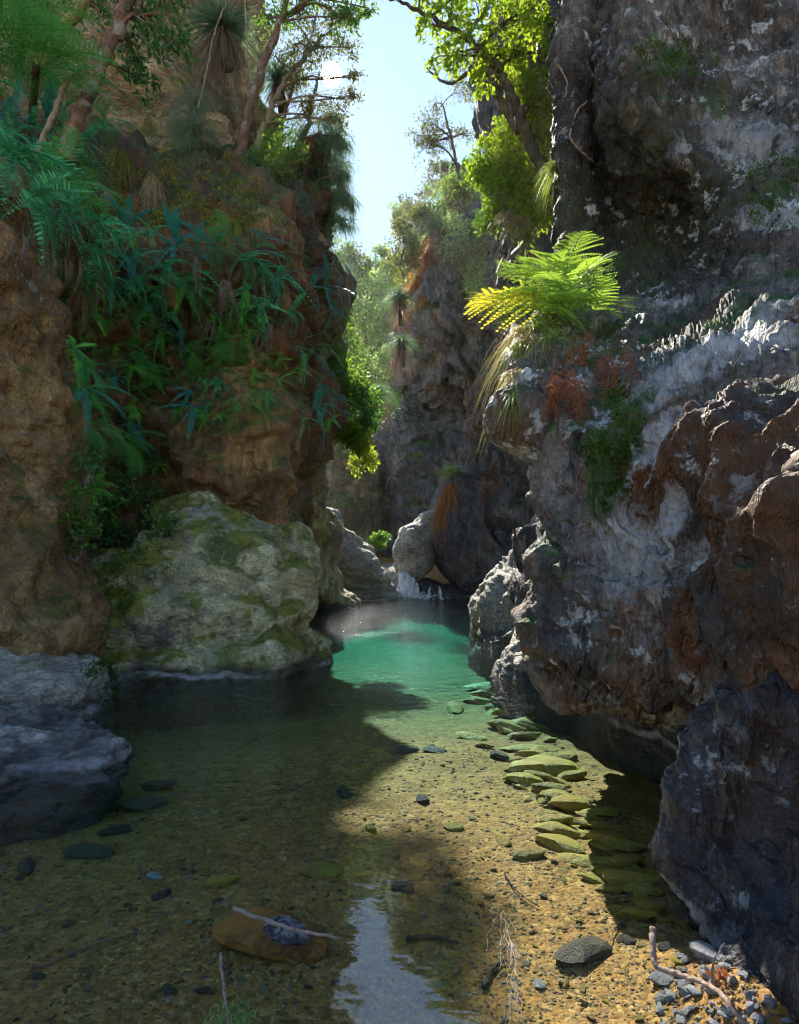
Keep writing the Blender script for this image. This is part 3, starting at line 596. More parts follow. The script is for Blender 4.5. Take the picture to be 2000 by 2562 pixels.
# left buttress
o = rings('rock_buttress', [rg(430, -500, 40, 9.0, 1.2), rg(520, -500, 66, 8.4, 1.6), rg(640, -500, 84, 8.0, 1.6), rg(780, -500, 104, 7.9, 1.6), rg(900, -500, 118, 7.8, 1.6), rg(1020, -500, 128, 7.8, 1.6), rg(1120, -500, 118, 7.8, 1.6), rg(1240, -500, 120, 7.8, 1.6), rg(1340, -500, 142, 7.8, 1.7), rg(1450, -500, 168, 7.7, 1.8), rg(1560, -500, 190, 7.6, 1.8), rg(1700, -500, 190, 7.6, 1.8), rg(1900, -500, 190, 7.6, 1.8)],
      200, 330, M['buttress'], dict(big=0.30, bs=0.6, mid=0.22, ms=1.4, fine=0.045, fs=5, fol=0.10, ax=(0.15, 0, 1), k=4, fo=2.4))
thing(o, 'tall ochre and moss stained rock buttress beside the fern wall', 'rock')
o = rings('boulder', [rg(1590, -300, 30, 7.0, 0.6), rg(1625, -380, 100, 6.9, 0.9), rg(1670, -420, 160, 6.7, 1.05), rg(1700, -450, 205, 6.6, 1.15), rg(1760, -450, 218, 6.6, 1.2), rg(1790, -450, 215, 6.6, 1.2), rg(1950, -450, 215, 6.6, 1.2)],
      150, 110, M['leftfoot'], rel_mid)
thing(o, 'lichen speckled grey rock at the foot of the ochre buttress', 'boulder')
o = rings('boulder', [(W(-330, 1800, 5.0), W(100, 1800, 5.9), 0.4), (W(-380, 1840, 4.6), W(200, 1815, 5.8), 0.7), (W(-420, 1870, 4.4), W(270, 1835, 5.7), 0.8), (W(-430, 1900, 4.3), W(296, 1852, 5.65), 0.88), (W(-440, 1990, 4.2), W(285, 1880, 5.6), 0.85), (W(-440, 2060, 4.1), W(270, 1910, 5.55), 0.85), (W(-440, 2300, 4.1), W(260, 2100, 5.5), 0.85)],
      190, 120, M['bluerock'], dict(step=0.05, sax=(0.1, 0.3, 1), sf=4, big=0.14, bs=1.0, mid=0.15, ms=1.7, fine=0.03, fs=6, fol=0.07, ax=(1, 0.4, 0.1), k=5, fo=3.2))
thing(o, 'low slate blue rock with a pale water line at the near pool edge', 'boulder')
# great boulder
def rz(z, xl, yl, xr, yr, th): return (np.array([xl, yl, z]), np.array([xr, yr, z]), th)
o = rings('boulder', [rz(2.62, -3.75, 10.6, -3.1, 10.9, 0.35), rz(2.5, -4.0, 10.4, -2.75, 11.0, 0.75), rz(2.25, -4.15, 10.3, -2.3, 11.05, 1.05), rz(1.9, -4.45, 10.1, -1.85, 11.1, 1.3), rz(1.5, -5.0, 9.8, -1.62, 11.1, 1.5), rz(1.0, -5.2, 9.7, -1.62, 11.1, 1.65), rz(0.6, -5.3, 9.6, -1.85, 11.1, 1.7), rz(0.42, -5.4, 9.6, -1.85, 11.1, 1.72), rz(0.26, -5.5, 9.6, -1.42, 11.1, 1.92), rz(-0.05, -5.6, 9.6, -1.38, 11.1, 1.95), rz(-0.4, -5.6, 9.6, -1.5, 11.1, 1.8), rz(-1.4, -5.6, 9.6, -1.7, 11.1, 1.7)],
      330, 210, None, dict(step=0.11, sax=(-0.35, 0.2, 0.9), sf=1.2, big=0.22, bs=0.7, mid=0.27, ms=0.95, fine=0.05, fs=5, fol=0.05, ax=(0.8, 0.3, 0.4), k=4, fo=2.8), e=0.8)
thing(o, 'great rounded lichen covered boulder leaning over the pool', 'boulder')
zb_ = [(on(300, 1400), 0.5, MOS, 0.9), (on(300, 1500), 0.35, MOS, 0.9), (on(560, 1370), 0.35, MOS, 0.85), (on(680, 1350), 0.28, MOS, 0.8), (on(740, 1580), 0.35, (0.34, 0.30, 0.06), 0.7), (on(740, 1390), 0.3, (0.40, 0.26, 0.10), 0.7), (on(400, 1620), 0.4, (0.12, 0.115, 0.12), 0.8), (on(520, 1280), 0.5, (0.34, 0.34, 0.33), 0.6), (on(560, 1640), 0.35, MOS, 0.6)]
o.data.materials.append(rock_mat(zones=zb_, **BOULDER))
# tan pillar above the boulder
o = rings('rock_pillar', [rg(560, 600, 700, 14.2, 0.7), rg(640, 560, 735, 13.8, 1.0), rg(740, 575, 722, 13.6, 0.9), rg(850, 590, 690, 13.4, 0.9), rg(930, 560, 700, 13.3, 1.2), rg(1000, 500, 706, 13.2, 1.5), rg(1080, 440, 706, 13.2, 1.7), rg(1160, 430, 702, 13.2, 1.7), rg(1240, 450, 694, 13.2, 1.6), rg(1300, 480, 690, 13.2, 1.4), rg(1500, 480, 690, 13.2, 1.4)],
      190, 260, M['pillar'], dict(step=0.12, sax=(0.7, 0.1, -0.5), sf=1.2, big=0.4, bs=0.5, mid=0.30, ms=0.9, fine=0.05, fs=4, fol=0.12, ax=(0.6, 0.1, 0.8), k=4, fo=1.8))
thing(o, 'tan wet rock column standing just behind the great boulder', 'rock')
o = rings('rock_pillar', [rg(625, 765, 805, 20, 0.8), rg(655, 735, 840, 20, 1.5), rg(700, 718, 858, 20, 2.0), rg(750, 712, 866, 20, 2.1), rg(850, 690, 848, 20, 2.1), rg(950, 680, 832, 20, 2.1), rg(1050, 680, 822, 20, 2.1), rg(1150, 680, 818, 20.5, 2.0), rg(1215, 680, 800, 21, 1.8), rg(1260, 680, 812, 22, 1.8), rg(1330, 690, 850, 23, 1.8), rg(1500, 690, 850, 24, 1.8)],
      190, 260, M['leftfar'], dict(big=0.6, bs=0.35, mid=0.45, ms=0.6, fine=0.06, fs=3, fol=0.12, ax=(0.5, 0.1, 0.8), k=4, fo=1.4))
thing(o, 'bulging brown rock pillar with creepers on its sunlit edge', 'rock')
o = rings('boulder', [rg(1285, 815, 850, 29, 0.6), rg(1330, 800, 880, 29, 1.3), rg(1390, 790, 925, 29.2, 1.7), rg(1440, 785, 968, 29.6, 1.9), rg(1475, 780, 992, 30, 2.0), rg(1500, 780, 1002, 30, 2.0), rg(1580, 780, 1002, 30, 2.0)],
      130, 110, M['palerock'], dict(big=0.5, bs=0.4, mid=0.4, ms=0.6, fine=0.06, fs=3, fol=0.16, ax=(1, 0, -0.5), k=4, fo=1.6))
thing(o, 'sunlit sloping rock beside the small waterfall', 'boulder')
o = rings('boulder', [rg(1440, 790, 822, 23.5, 0.4), rg(1475, 770, 850, 23.7, 0.9), rg(1498, 765, 880, 24, 1.1), rg(1520, 762, 892, 24.2, 1.2), rg(1600, 762, 892, 24.2, 1.2)],
      100, 60, M['leftfar'], rel_mid)
thing(o, 'small brown rock at the waterline under the rock pillar', 'boulder')
# far right boulders
o = rings('boulder', [rg(955, 1220, 1345, 35, 2.2), rg(1000, 1185, 1390, 35, 3.4), rg(1080, 1165, 1430, 35, 4), rg(1170, 1148, 1450, 35, 4.3), rg(1250, 1150, 1460, 35, 4.3), rg(1330, 1165, 1460, 35, 4.2), rg(1400, 1195, 1460, 35, 4), rg(1450, 1225, 1460, 35, 3.6), rg(1500, 1250, 1460, 35, 3.4), rg(1600, 1250, 1460, 35, 3.4)],
      200, 200, M['farboulder'], dict(step=0.3, sax=(0.7, 0.1, 0.6), sf=0.4, big=1.0, bs=0.22, mid=0.6, ms=0.4, fine=0.10, fs=2, fol=0.25, ax=(0.6, 0, -0.8), k=4, fo=0.9))
thing(o, 'massive dark boulder leaning over the far end of the pool', 'boulder')
o = rings('boulder', [rg(1175, 1120, 1150, 33, 0.5), rg(1215, 1098, 1170, 33, 1.2), rg(1270, 1083, 1200, 33, 1.8), rg(1330, 1080, 1230, 33, 2.2), rg(1380, 1090, 1250, 33, 2.3), rg(1425, 1115, 1260, 33, 2.2), rg(1465, 1165, 1270, 33, 1.8), rg(1500, 1200, 1290, 33, 1.6), rg(1600, 1200, 1290, 33, 1.6)],
      140, 140, M['farboulder'], dict(big=0.6, bs=0.3, mid=0.4, ms=0.5, fine=0.08, fs=2, fol=0.2, ax=(0.5, 0, -0.8), k=4, fo=1.0))
thing(o, 'dark rock prow with an orange sunlit edge above the waterfall', 'boulder')
o = rings('boulder', [rg(1285, 1055, 1095, 33.2, 0.7), rg(1325, 1018, 1100, 33, 1.2), rg(1375, 993, 1100, 32.8, 1.4), rg(1415, 992, 1085, 32.8, 1.3), rg(1440, 1005, 1060, 32.8, 0.9), rg(1455, 1020, 1045, 32.8, 0.5)],
      110, 90, M['palerock'], dict(big=0.4, bs=0.4, mid=0.3, ms=0.6, fine=0.06, fs=2.5, fol=0.15, ax=(0.8, 0, 0.6), k=4, fo=1.6))
thing(o, 'pale angular rock wedged above the waterfall', 'boulder')
o = rings('boulder', [rg(1452, 1050, 1110, 33, 0.8), rg(1470, 1035, 1140, 32.8, 1.2), rg(1500, 1028, 1200, 32.6, 1.5), rg(1560, 1028, 1240, 32.6, 1.5)],
      90, 50, M['slab'], dict(big=0.3, bs=0.5, mid=0.25, ms=0.8, fine=0.06, fs=3))
thing(o, 'low wet black rock in the pool by the waterfall', 'boulder')
o = rings('boulder', [rg(1420, 960, 1010, 36, 1.5), rg(1445, 940, 1050, 35.5, 1.8), rg(1500, 940, 1060, 35, 2)],
      70, 40, M['palerock'], rel_mid)
thing(o, 'pale ledge the waterfall pours over', 'rock')
# near right pale rocks
o = rings('boulder', [rg(1300, 1352, 1470, 14.5, 1.2), rg(1350, 1335, 1470, 14.3, 1.5), rg(1405, 1300, 1470, 14.1, 1.8), rg(1460, 1258, 1470, 14, 2.0), rg(1520, 1232, 1470, 14, 2.1), rg(1575, 1216, 1470, 14, 2.1), rg(1600, 1212, 1470, 14, 2.1), rg(1760, 1212, 1470, 14, 2.1)],
      190, 160, M['palerock'], dict(step=0.15, sax=(0.5, 0.1, 0.8), sf=1.1, big=0.3, bs=0.5, mid=0.25, ms=0.8, fine=0.04, fs=4, fol=0.11, ax=(-0.8, 0, 0.6), k=5, fo=1.9))
thing(o, 'pale grey folded rock sloping into the pool beyond the overhang', 'boulder')
o = rings('boulder', [rg(1555, 1345, 1480, 9.3, 0.7), rg(1610, 1310, 1480, 9.2, 0.9), rg(1665, 1285, 1480, 9.1, 1.0), rg(1705, 1272, 1480, 9.0, 1.0), rg(1740, 1280, 1480, 9.0, 1.0), rg(1950, 1280, 1480, 9.0, 1.0)],
      150, 120, M['palerock'], dict(step=0.10, sax=(0.6, 0.1, 0.7), sf=2.2, big=0.2, bs=0.8, mid=0.18, ms=1.2, fine=0.03, fs=5, fol=0.10, ax=(-0.7, 0, 0.7), k=5, fo=2.6))
thing(o, 'pale craggy rock at the waterline beneath the overhang tip', 'boulder')
# ------------------------------------------------------------------ plants: leaf and frond meshes
def unit(v): v = np.asarray(v, float); return v/(np.linalg.norm(v, axis=-1, keepdims=True)+1e-9)
def cards(mb, C, D, L, Wd, up=None, fold=0.15):
    """diamond leaves: base C, direction D, length L, width Wd (arrays)"""
    n = len(C); D = unit(D)
    R = rng.normal(size=(n, 3)) if up is None else np.broadcast_to(up, (n, 3))+rng.normal(size=(n, 3))*0.35
    Sd = unit(np.cross(D, R)); Nn = np.cross(Sd, D)
    L = np.broadcast_to(L, n)[:, None]; Wd = np.broadcast_to(Wd, n)[:, None]
    m = C+D*L*0.45
    V = np.stack([C, m+Sd*Wd*0.5+Nn*Wd*fold, C+D*L, m-Sd*Wd*0.5+Nn*Wd*fold], 1).reshape(-1, 3)
    i = np.arange(n)[:, None]*4+np.arange(4)[None, :]
    mb.add(V, i)
def blades(mb, C, D, L, Wd, droop, seg=4):
    """curved grass blades"""
    n = len(C); D = unit(D); L = np.broadcast_to(L, n); Wd = np.broadcast_to(Wd, n)
    P = []; ts = np.linspace(0, 1, seg+1)
    for tt in ts:
        P.append(C+D*(L*tt)[:, None]+np.array([0, 0, -1.0])*(L*droop*tt*tt)[:, None])
    P = np.stack(P, 1)
    Sd = unit(np.cross(D, rng.normal(size=(n, 3))*0.5+np.array([0, 0.3, 1])))
    wv = (Wd[:, None]*(1-ts[None, :]**1.5)*0.5+0.0004)[:, :, None]
    A = P+Sd[:, None, :]*wv; B = P-Sd[:, None, :]*wv
    V = np.stack([A, B], 2).reshape(-1, 3)
    k = (seg+1)*2
    base = np.arange(n)[:, None]*k+np.arange(seg)[None, :]*2
    Q = np.stack([base, base+1, base+3, base+2], -1).reshape(-1, 4)
    mb.add(V, Q)
def strap_frond(name, mat, L=0.45, n=22, wid=0.055, droop=0.25, seed=0):
    """one comb-like fern segment along +Y, drooping"""
    g = np.random.default_rng(seed); mb = MB()
    tt = np.linspace(0, 1, 8); curve = lambda x: np.stack([0.03*L*np.sin(x*3+seed), L*x*(1-0.12*x), -droop*L*x*x*1.2], -1)
    mb.tube(curve(tt), 0.0035*(1-0.75*tt)*L/0.45+0.0006, 4, cap=False)
    x = np.linspace(0.06, 0.985, n); c = curve(x)
    for sgn in (-1, 1):
        prof = wid*np.sin(np.pi*(0.10+0.86*x)**0.8)*g.uniform(0.85, 1.15, n)
        D = np.stack([sgn*np.ones(n), 0.45+0.4*x, -0.15-0.35*g.random(n)], -1); D = unit(D)
        w_ = L/n*0.78
        s_ = np.array([0, w_*0.5, 0])
        V = np.stack([c-s_, c+D*prof[:, None]*0.55-s_*0.8+[0, 0, 0.003], c+D*prof[:, None], c+D*prof[:, None]*0.5+s_, c+s_*0.9], 1)
        i = np.arange(n)[:, None]*5
        mb.add(V.reshape(-1, 3), np.hstack([i, i+1, i+3, i+4]), np.hstack([i+1, i+2, i+3]))
    return mb.mesh(name, mat)
def bipinnate(name, mat, L=1.0, n=15, wid=0.42, droop=0.3, m=11, seed=0, curl=0.0, lobe=0.45):
    """a broad twice divided frond along +Y"""
    g = np.random.default_rng(seed); mb = MB()
    tt = np.linspace(0, 1, 9)
    cv = lambda x: np.stack([0.04*L*np.sin(2.4*x+seed), L*x*(1-0.18*x), L*(0.10*x-droop*x*x)], -1)
    mb.tube(cv(tt), 0.006*L*(1-0.8*tt)+0.0008, 4, cap=False)
    for k in range(n):
        x = 0.16+0.82*(k/(n-1))**0.95
        c = cv(np.array([x]))[0]
        pl = wid*L*(np.sin(np.pi*(0.22+0.78*x)**0.9)**0.8)*g.uniform(0.88, 1.1)+0.015*L
        for sgn in (-1, 1):
            d = unit(np.array([sgn*1.0, 0.55+0.3*x, -0.12-curl*g.random()]))
            y = np.linspace(0.05, 0.98, m)
            pc = c+d*pl*y[:, None]+np.array([0, 0, -g.uniform(0.1, 0.45)*pl])*(y**2)[:, None]
            side = unit(np.cross(d, [0, 0, 1.0]))
            if pl > 0.05*L:
                mb.add(np.stack([c, pc[-1], pc[-1]+[0, 0, 0.001], c+[0, 0, 0.004*L]]), [[0, 1, 2, 3]])
            ln = lobe*L*0.82/n*g.uniform(0.8, 1.15)*(1.1-0.7*y)*min(1.0, pl/(0.2*L)+0.3)
            wv = pl/m*0.52
            for s2 in (-1, 1):
                D = unit(side*s2+d*0.55+np.array([0, 0, -0.1-curl]))
                V = np.stack([pc-d*wv, pc+D*ln[:, None]*0.6-d*wv*0.6, pc+D*ln[:, None], pc+d*wv], 1)
                mb.add(V.reshape(-1, 3), np.arange(m)[:, None]*4+np.arange(4)[None, :])
    return mb.mesh(name, mat)
def orient(d, up):
    """rotation taking +Y to d and +Z near up"""
    y = Vector(d).normalized(); z = Vector(up); z = z-y*z.dot(y)
    if z.length < 1e-4: z = Vector((0, 0, 1))-y*y.z
    if z.length < 1e-4: z = Vector((1, 0, 0))
    z.normalize(); x = y.cross(z)
    return Matrix((x, y, z)).transposed().to_quaternion()
def frond_obj(root, me, off, d, up, s, name='frond'):
    o = bpy.data.objects.new(name, me); COL.objects.link(o); o.parent = root
    o.location = Vector(off); o.rotation_mode = 'QUATERNION'; o.rotation_quaternion = orient(d, up); o.scale = (s, s, s)
    return o
FAN = [strap_frond('fan_frond', M['fan'], 0.45, 17, 0.085, dr, k) for k, dr in enumerate((0.5, 0.8, 1.15))]
FANL = [strap_frond('young_frond', M['fanlight'], 0.45, 17, 0.085, dr, 7+k) for k, dr in enumerate((0.35, 0.6))]
BLUE = [strap_frond('blue_frond', M['bluefern'], 0.8, 26, 0.11, dr, 11+k) for k, dr in enumerate((0.35, 0.55))]
GREY = [strap_frond('grey_dead_frond', M['deadgrey'], 0.5, 18, 0.045, 0.5, 21+k) for k in range(2)]
RUST = [bipinnate('rust_dead_frond', M['deadfern'], 1.0, 13, 0.20, 0.35, 8, 31+k, 0.9) for k in range(2)]
BRK = [bipinnate('bracken_frond', M['bracken'], 1.0, 12, 0.33, dr, 13, 41+k) for k, dr in enumerate((0.22, 0.34))]
GOLD = [bipinnate('gold_frond', M['goldfern'], 1.0, 12, 0.32, 0.25, 12, 51)]
TFERN = [bipinnate('tree_fern_frond', M['greenfern'], 1.0, 16, 0.26, dr, 10, 61+k) for k, dr in enumerate((0.4, 0.6))]
GRNF = [bipinnate('green_frond', M['greenfern'], 0.62, 14, 0.24, dr, 8, 71+k) for k, dr in enumerate((0.45, 0.7))]
def fern(px, py, kind, n, size, label, group, out=0.12, names=None, spread=1.0):
    loc, nn = hit(px, py, names)
    cat = 'fern'
    root = empty('fern', loc, label, cat, group)
    nn = Vector((nn.x, nn.y, nn.z*0.4)).normalized()
    side = Vector((nn.y, -nn.x, 0)).normalized() if abs(nn.z) < 0.95 else Vector((1, 0, 0))
    upv = Vector((0, 0, 1))
    a0 = random.uniform(0, 6.28)
    tip = nn*out*size*2.2+upv*0.05
    mb = MB(); P = np.array([Vector((0, 0, 0))-nn*0.1, tip*0.5+upv*0.03, tip]); mb.tube(P, [0.008*size, 0.006*size, 0.005*size], 4); link('stalk', mb.mesh('fern_stalk', M['darkstick']), root)
    if len(kind) > 3 or random.random() < 0.45: kind = random.choice([GRNF, FAN, FANL, GRNF, BLUE, FANL])
    for k in range(n):
        a = a0+6.283*k/n+random.uniform(-0.45, 0.45)
        d = side*math.cos(a)*spread+upv*(math.sin(a)*0.62-0.08)+nn*(0.55+random.uniform(-0.15, 0.3))
        frond_obj(root, random.choice(kind), tip, d, (nn*random.uniform(0.2, 1.0)+upv+side*random.uniform(-0.4, 0.4)).normalized(), size*random.uniform(0.6, 1.25))
    return root
def dead(px, py, kind, n, size, label, group, names=None):
    loc, nn = hit(px, py, names)
    root = empty('dead_fern', loc, label, 'dead fern', group)
    nn = Vector((nn.x, nn.y, 0)).normalized(); side = Vector((nn.y, -nn.x, 0))
    for k in range(n):
        d = side*random.uniform(-0.45, 0.45)+nn*random.uniform(0.1, 0.35)-Vector((0, 0, 1))
        frond_obj(root, random.choice(kind), nn*random.uniform(0.12, 0.4)+side*random.uniform(-0.1, 0.1), d, nn, size*random.uniform(0.75, 1.2))
    return root
ORD = ['first', 'second', 'third', 'fourth', 'fifth', 'sixth', 'seventh', 'eighth', 'ninth', 'tenth', 'eleventh', 'twelfth']
ORD += ['thirteenth', 'fourteenth', 'fifteenth', 'sixteenth', 'seventeenth', 'eighteenth', 'nineteenth', 'twentieth', 'twenty-first', 'twenty-second', 'twenty-third', 'twenty-fourth', 'twenty-fifth', 'twenty-sixth', 'twenty-seventh', 'twenty-eighth']
def fern_zone(pts, kinds, size, desc, where, group, names=None, out=0.12, nf=(7, 10)):
    for k, (px, py) in enumerate(sorted(pts)):
        fern(px, py, kinds, random.randint(*nf), size*random.uniform(0.75, 1.2), f'{desc}, {ORD[k]} from the left {where}', group, out, names)
def scatter(n, box, mind=28):
    out = []; tries = 0
    while len(out) < n and tries < 4000:
        tries += 1
        p_ = (random.uniform(box[0], box[2]), random.uniform(box[1], box[3]))
        if all((p_[0]-q[0])**2+(p_[1]-q[1])**2 > mind**2 for q in out): out.append(p_)
    return out
bank = [(px, py+80*(px/250.0)) for px, py in scatter(28, (-20, 230, 245, 570), 38)]
fern_zone(bank, FAN, 1.5, 'teal fan fern', 'on the bank below the leaning trunks', 'fan ferns on the upper bank')
ledge = [(px, py+0.22*(px-180)) for px, py in scatter(28, (150, 560, 700, 690), 42)]
fern_zone(ledge, FAN, 1.25, 'green fan fern', 'along the ledge over the wet wall', 'fan ferns along the ledge')
mid = [(203, 690), (158, 745), (345, 720), (400, 765), (270, 860), (232, 935), (365, 880), (395, 915), (330, 1015), (520, 830), (555, 775), (470, 720), (480, 1030), (190, 800), (160, 880), (215, 1075), (560, 845), (430, 700), (300, 780), (255, 720), (480, 880), (330, 930), (420, 860), (600, 800), (200, 980), (290, 1090)]
fern_zone(mid, FAN+FANL, 1.15, 'hanging fan fern', 'on the dark wall above the great boulder', 'fan ferns on the dark wall', out=0.06)
row2 = [(px, py+0.2*(px-180)) for px, py in scatter(18, (185, 680, 690, 790), 52)]
fern_zone(row2, FAN+GRNF, 1.0, 'green fern', 'in the curtain below the ledge', 'ferns in the curtain below the ledge', out=0.1)
row3 = scatter(20, (190, 840, 560, 1060), 50)
fern_zone(row3, FAN+FANL+GRNF, 0.8, 'small fern', 'on the dripping wall beneath the fern curtain', 'ferns on the dripping wall', out=0.06)
col_ = [(470, 900), (500, 950), (590, 900), (620, 950), (660, 900), (600, 1010), (680, 960), (560, 960), (630, 850), (660, 790)]
fern_zone(col_, FANL+GRNF+BLUE, 0.8, 'fern', 'clinging to the tan column', 'ferns clinging to the tan column', out=0.08)
low = [(370, 1140), (345, 1120), (395, 1165), (260, 1270), (235, 1310), (300, 1320), (215, 1230), (280, 1240), (240, 1180)]
fern_zone(low, FANL, 0.7, 'bright green fan fern', 'in the wet nook beside the great boulder', 'fan ferns in the wet nook', out=0.06)
fern_zone([(515, 1020), (530, 1065), (560, 1055), (640, 1030), (655, 1000)], FANL+FAN, 0.75, 'small green fern', 'on the mossy brow of the tan column', 'ferns on the tan column')
edge = [(760, 725), (800, 730), (745, 930), (775, 955), (800, 1010), (760, 1025), (745, 1055), (815, 1050), (735, 880), (770, 880), (800, 870), (820, 790)]
fern_zone(edge, BLUE, 1.1, 'blue-green fern', 'on the edge of the bulging pillar', 'ferns on the bulging pillar', out=0.1, nf=(4, 6))
fern_zone([(560, 640), (610, 660), (655, 690), (700, 700), (640, 610), (690, 650), (500, 655)], BLUE, 1.0, 'arching blue-green fern', 'at the outer end of the fern ledge', 'arching ferns at the ledge end', nf=(4, 6))
deadz = [(px, py+0.2*(px-60)) for px, py in scatter(28, (20, 540, 680, 720), 48)]
for k, (px, py) in enumerate(sorted(deadz)):
    dead(px, py, GREY, random.randint(4, 7), random.uniform(0.8, 1.3), f'grey-brown dead fern skirt, {ORD[k]} from the left under the fern ledge', 'dead ferns under the ledge')
for k, (px, py) in enumerate([(140, 620), (165, 690), (405, 640), (398, 690), (690, 830)]):
    dead(px, py, RUST, 3, 0.7, ['rusty dead fern hanging by the ochre buttress', 'lower rusty dead fern hanging by the ochre buttress', 'rusty dead fern hanging from the middle of the ledge', 'lower rusty dead fern hanging below the middle of the ledge', 'rusty dead fern on the upper edge of the tan column'][k], 'rusty dead ferns')
# bracken on the overhang brow
def aimed(root, me, base, tx, ty, tY, s=None, up=(0, -0.3, 1)):
    tip = Vector(W(tx, ty, tY)); d = tip-Vector(base); L = d.length
    return frond_obj(root, me, Vector(base)-root.location, d+Vector((0, 0, 0.22*L)), up, (s or L)*1.1)
b0, _ = hit(1425, 800)
b0 = Vector((b0.x, b0.y-0.1, b0.z)); yb = b0.y
brk = empty('bracken_fern', b0, 'large sunlit yellow-green bracken fern on the overhang brow', 'fern')
mb = MB()
for (tx, ty, dy, gold) in ((1150, 772, -0.3, 1), (1245, 640, 0.1, 0), (1225, 665, 0.4, 0), (1310, 610, 0.2, 0), (1395, 575, 0.3, 0), (1480, 545, 0.2, 0), (1545, 610, 0.0, 0), (1575, 790, -0.3, 0), (1540, 680, -0.4, 0), (1300, 730, -0.6, 0), (1190, 800, -0.7, 1), (1360, 680, -0.7, 0), (1450, 660, -0.7, 0), (1500, 740, -0.8, 0), (1290, 840, -0.9, 0), (1340, 640, -0.2, 0), (1440, 600, 0.0, 0), (1270, 700, -0.2, 0), (1230, 760, -0.4, 0), (1420, 720, -0.9, 0), (1480, 800, -0.9, 0), (1380, 800, -1.0, 0)):
    bx_ = b0+Vector((random.uniform(-0.2, 0.2), random.uniform(-0.1, 0.1), random.uniform(-0.05, 0.25)))
    aimed(brk, GOLD[0] if gold else random.choice(BRK), bx_, tx, ty, yb+dy, up=(random.uniform(-0.6, 0.6), random.uniform(-0.9, 0.1), 1))
dd = [(1430, 850), (1465, 880), (1500, 900), (1445, 930), (1415, 950), (1485, 960), (1400, 900)]
for k, (px, py) in enumerate(dd):
    dead(px, py, RUST, 6, random.uniform(0.45, 0.7), ['rust brown dead fronds, %s from the left below the bracken' % ORD[sorted(dd).index((px, py))]][0], 'dead bracken below the brow')
# tree ferns in the top left corner
for k, (px, py, Y) in enumerate([(60, 40, 11.5), (90, 170, 11.0), (-20, 120, 10.5)]):
    loc = Vector(W(px, py, Y)); root = empty('tree_fern', loc, ['dark tree fern at the very top left corner', 'dark tree fern crown beside the leaning trunks', 'dark tree fern crown cut by the left picture edge'][k], 'tree fern', 'tree ferns in the corner')
    mb = MB(); bot, _n = hit(px-10, py+140); base = np.array(bot)-np.array(loc); mb.tube(np.array([base, base*0.5, [0, 0, 0]]), [0.09, 0.08, 0.07], 7); link('trunk', mb.mesh('tree_fern_trunk', M['barkdark']), root)
    for q in range(11):
        a = q*0.571+k; frond_obj(root, random.choice(TFERN), (0, 0, 0), (math.cos(a), math.sin(a), 0.45), (0, 0, 1), random.uniform(1.3, 1.8))

# ------------------------------------------------------------------ grass, tussocks and grass trees
def tussock(px, py, n, L, mat, label, group, droop=0.8, wd=0.012, names=None, cat='grass tuft', lift=0.4, name='grass_tuft', Y=None):
    if Y: loc, nn = Vector(W(px, py, Y)), Vector((0, -1, 0))
    else: loc, nn = hit(px, py, names)
    nn = Vector((nn.x, nn.y, max(nn.z, 0))); nn = nn.normalized() if nn.length > 0.1 else Vector((0, -1, 0))
    D = rng.normal(size=(n, 3))*0.8+np.array(nn)*0.7+np.array([0, 0, lift]); C = rng.normal(size=(n, 3))*0.05*L
    mb = MB(); blades(mb, C, D, L*rng.uniform(0.5, 1.15, n), wd*rng.uniform(0.6, 1.2, n), droop)
    o = mb.build(name, mat, None, True, loc); return tag(o, label, cat, group)
def grass_tree(px, py, Y, rad, label, group, n=420, skirt=1.0, trunk=1.0):
    top = Vector(W(px, py, Y)); root = empty('grass_tree', top-Vector((0, 0, trunk)), label, 'grass tree', group)
    up = np.array([0, 0, trunk])
    mb = MB(); mb.tube(np.array([[0.1, 0.05, -0.6], [0.02, 0, 0], up]), [0.16, 0.15, 0.13], 8); link('trunk', mb.mesh('grass_tree_trunk', M['barkdark']), root)
    mb = MB(); D = rng.normal(size=(n, 3)); D[:, 2] = np.abs(D[:, 2])*0.9-0.1
    blades(mb, np.repeat(up[None], n, 0)+rng.normal(size=(n, 3))*0.03, D, rad*rng.uniform(0.75, 1.1, n), 0.010+0.0005*Y, 0.55, 5); link('crown', mb.mesh('grass_tree_crown', M['gtree']), root)
    if skirt:
        mb = MB(); m_ = n//2; D = rng.normal(size=(m_, 3))*0.45; D[:, 2] = -0.6
        blades(mb, np.repeat(up[None], m_, 0), D, rad*skirt*rng.uniform(0.6, 1.0, m_), 0.012+0.0005*Y, 0.7, 4); link('dead_skirt', mb.mesh('grass_tree_skirt', M['gskirt']), root)
    return root
grass_tree(560, 70, 16.5, 1.5, 'large blue-green grass tree drooping from the cliff top', 'grass trees', 620, 1.1, 0.5)
grass_tree(770, 500, 19, 0.9, 'dark grass tree with spiky crown above the bulging pillar', 'grass trees', 380, 0.6, 0.6)
grass_tree(1000, 745, 40, 1.7, 'grass tree with pale skirt left of the rock pillar', 'grass trees', 380, 0.9, 1.2)
grass_tree(1005, 860, 39, 1.6, 'shaggy grass tree lower down beside the rock pillar', 'grass trees', 380, 1.2, 0.9)
grass_tree(945, 985, 38, 1.6, 'round pale grass tree above the head of the pool', 'grass trees', 420, 1.1, 1.0)
grass_tree(1105, 560, 42, 1.8, 'drooping grass tree on top of the rock pillar', 'grass trees', 380, 1.3, 0.5)
grass_tree(700, 200, 19, 1.3, 'grass tree hanging on the cliff below the sun', 'grass trees', 380, 0.7, 0.4)
hang = [(px, py) for px, py in scatter(10, (215, 250, 640, 600), 75)]
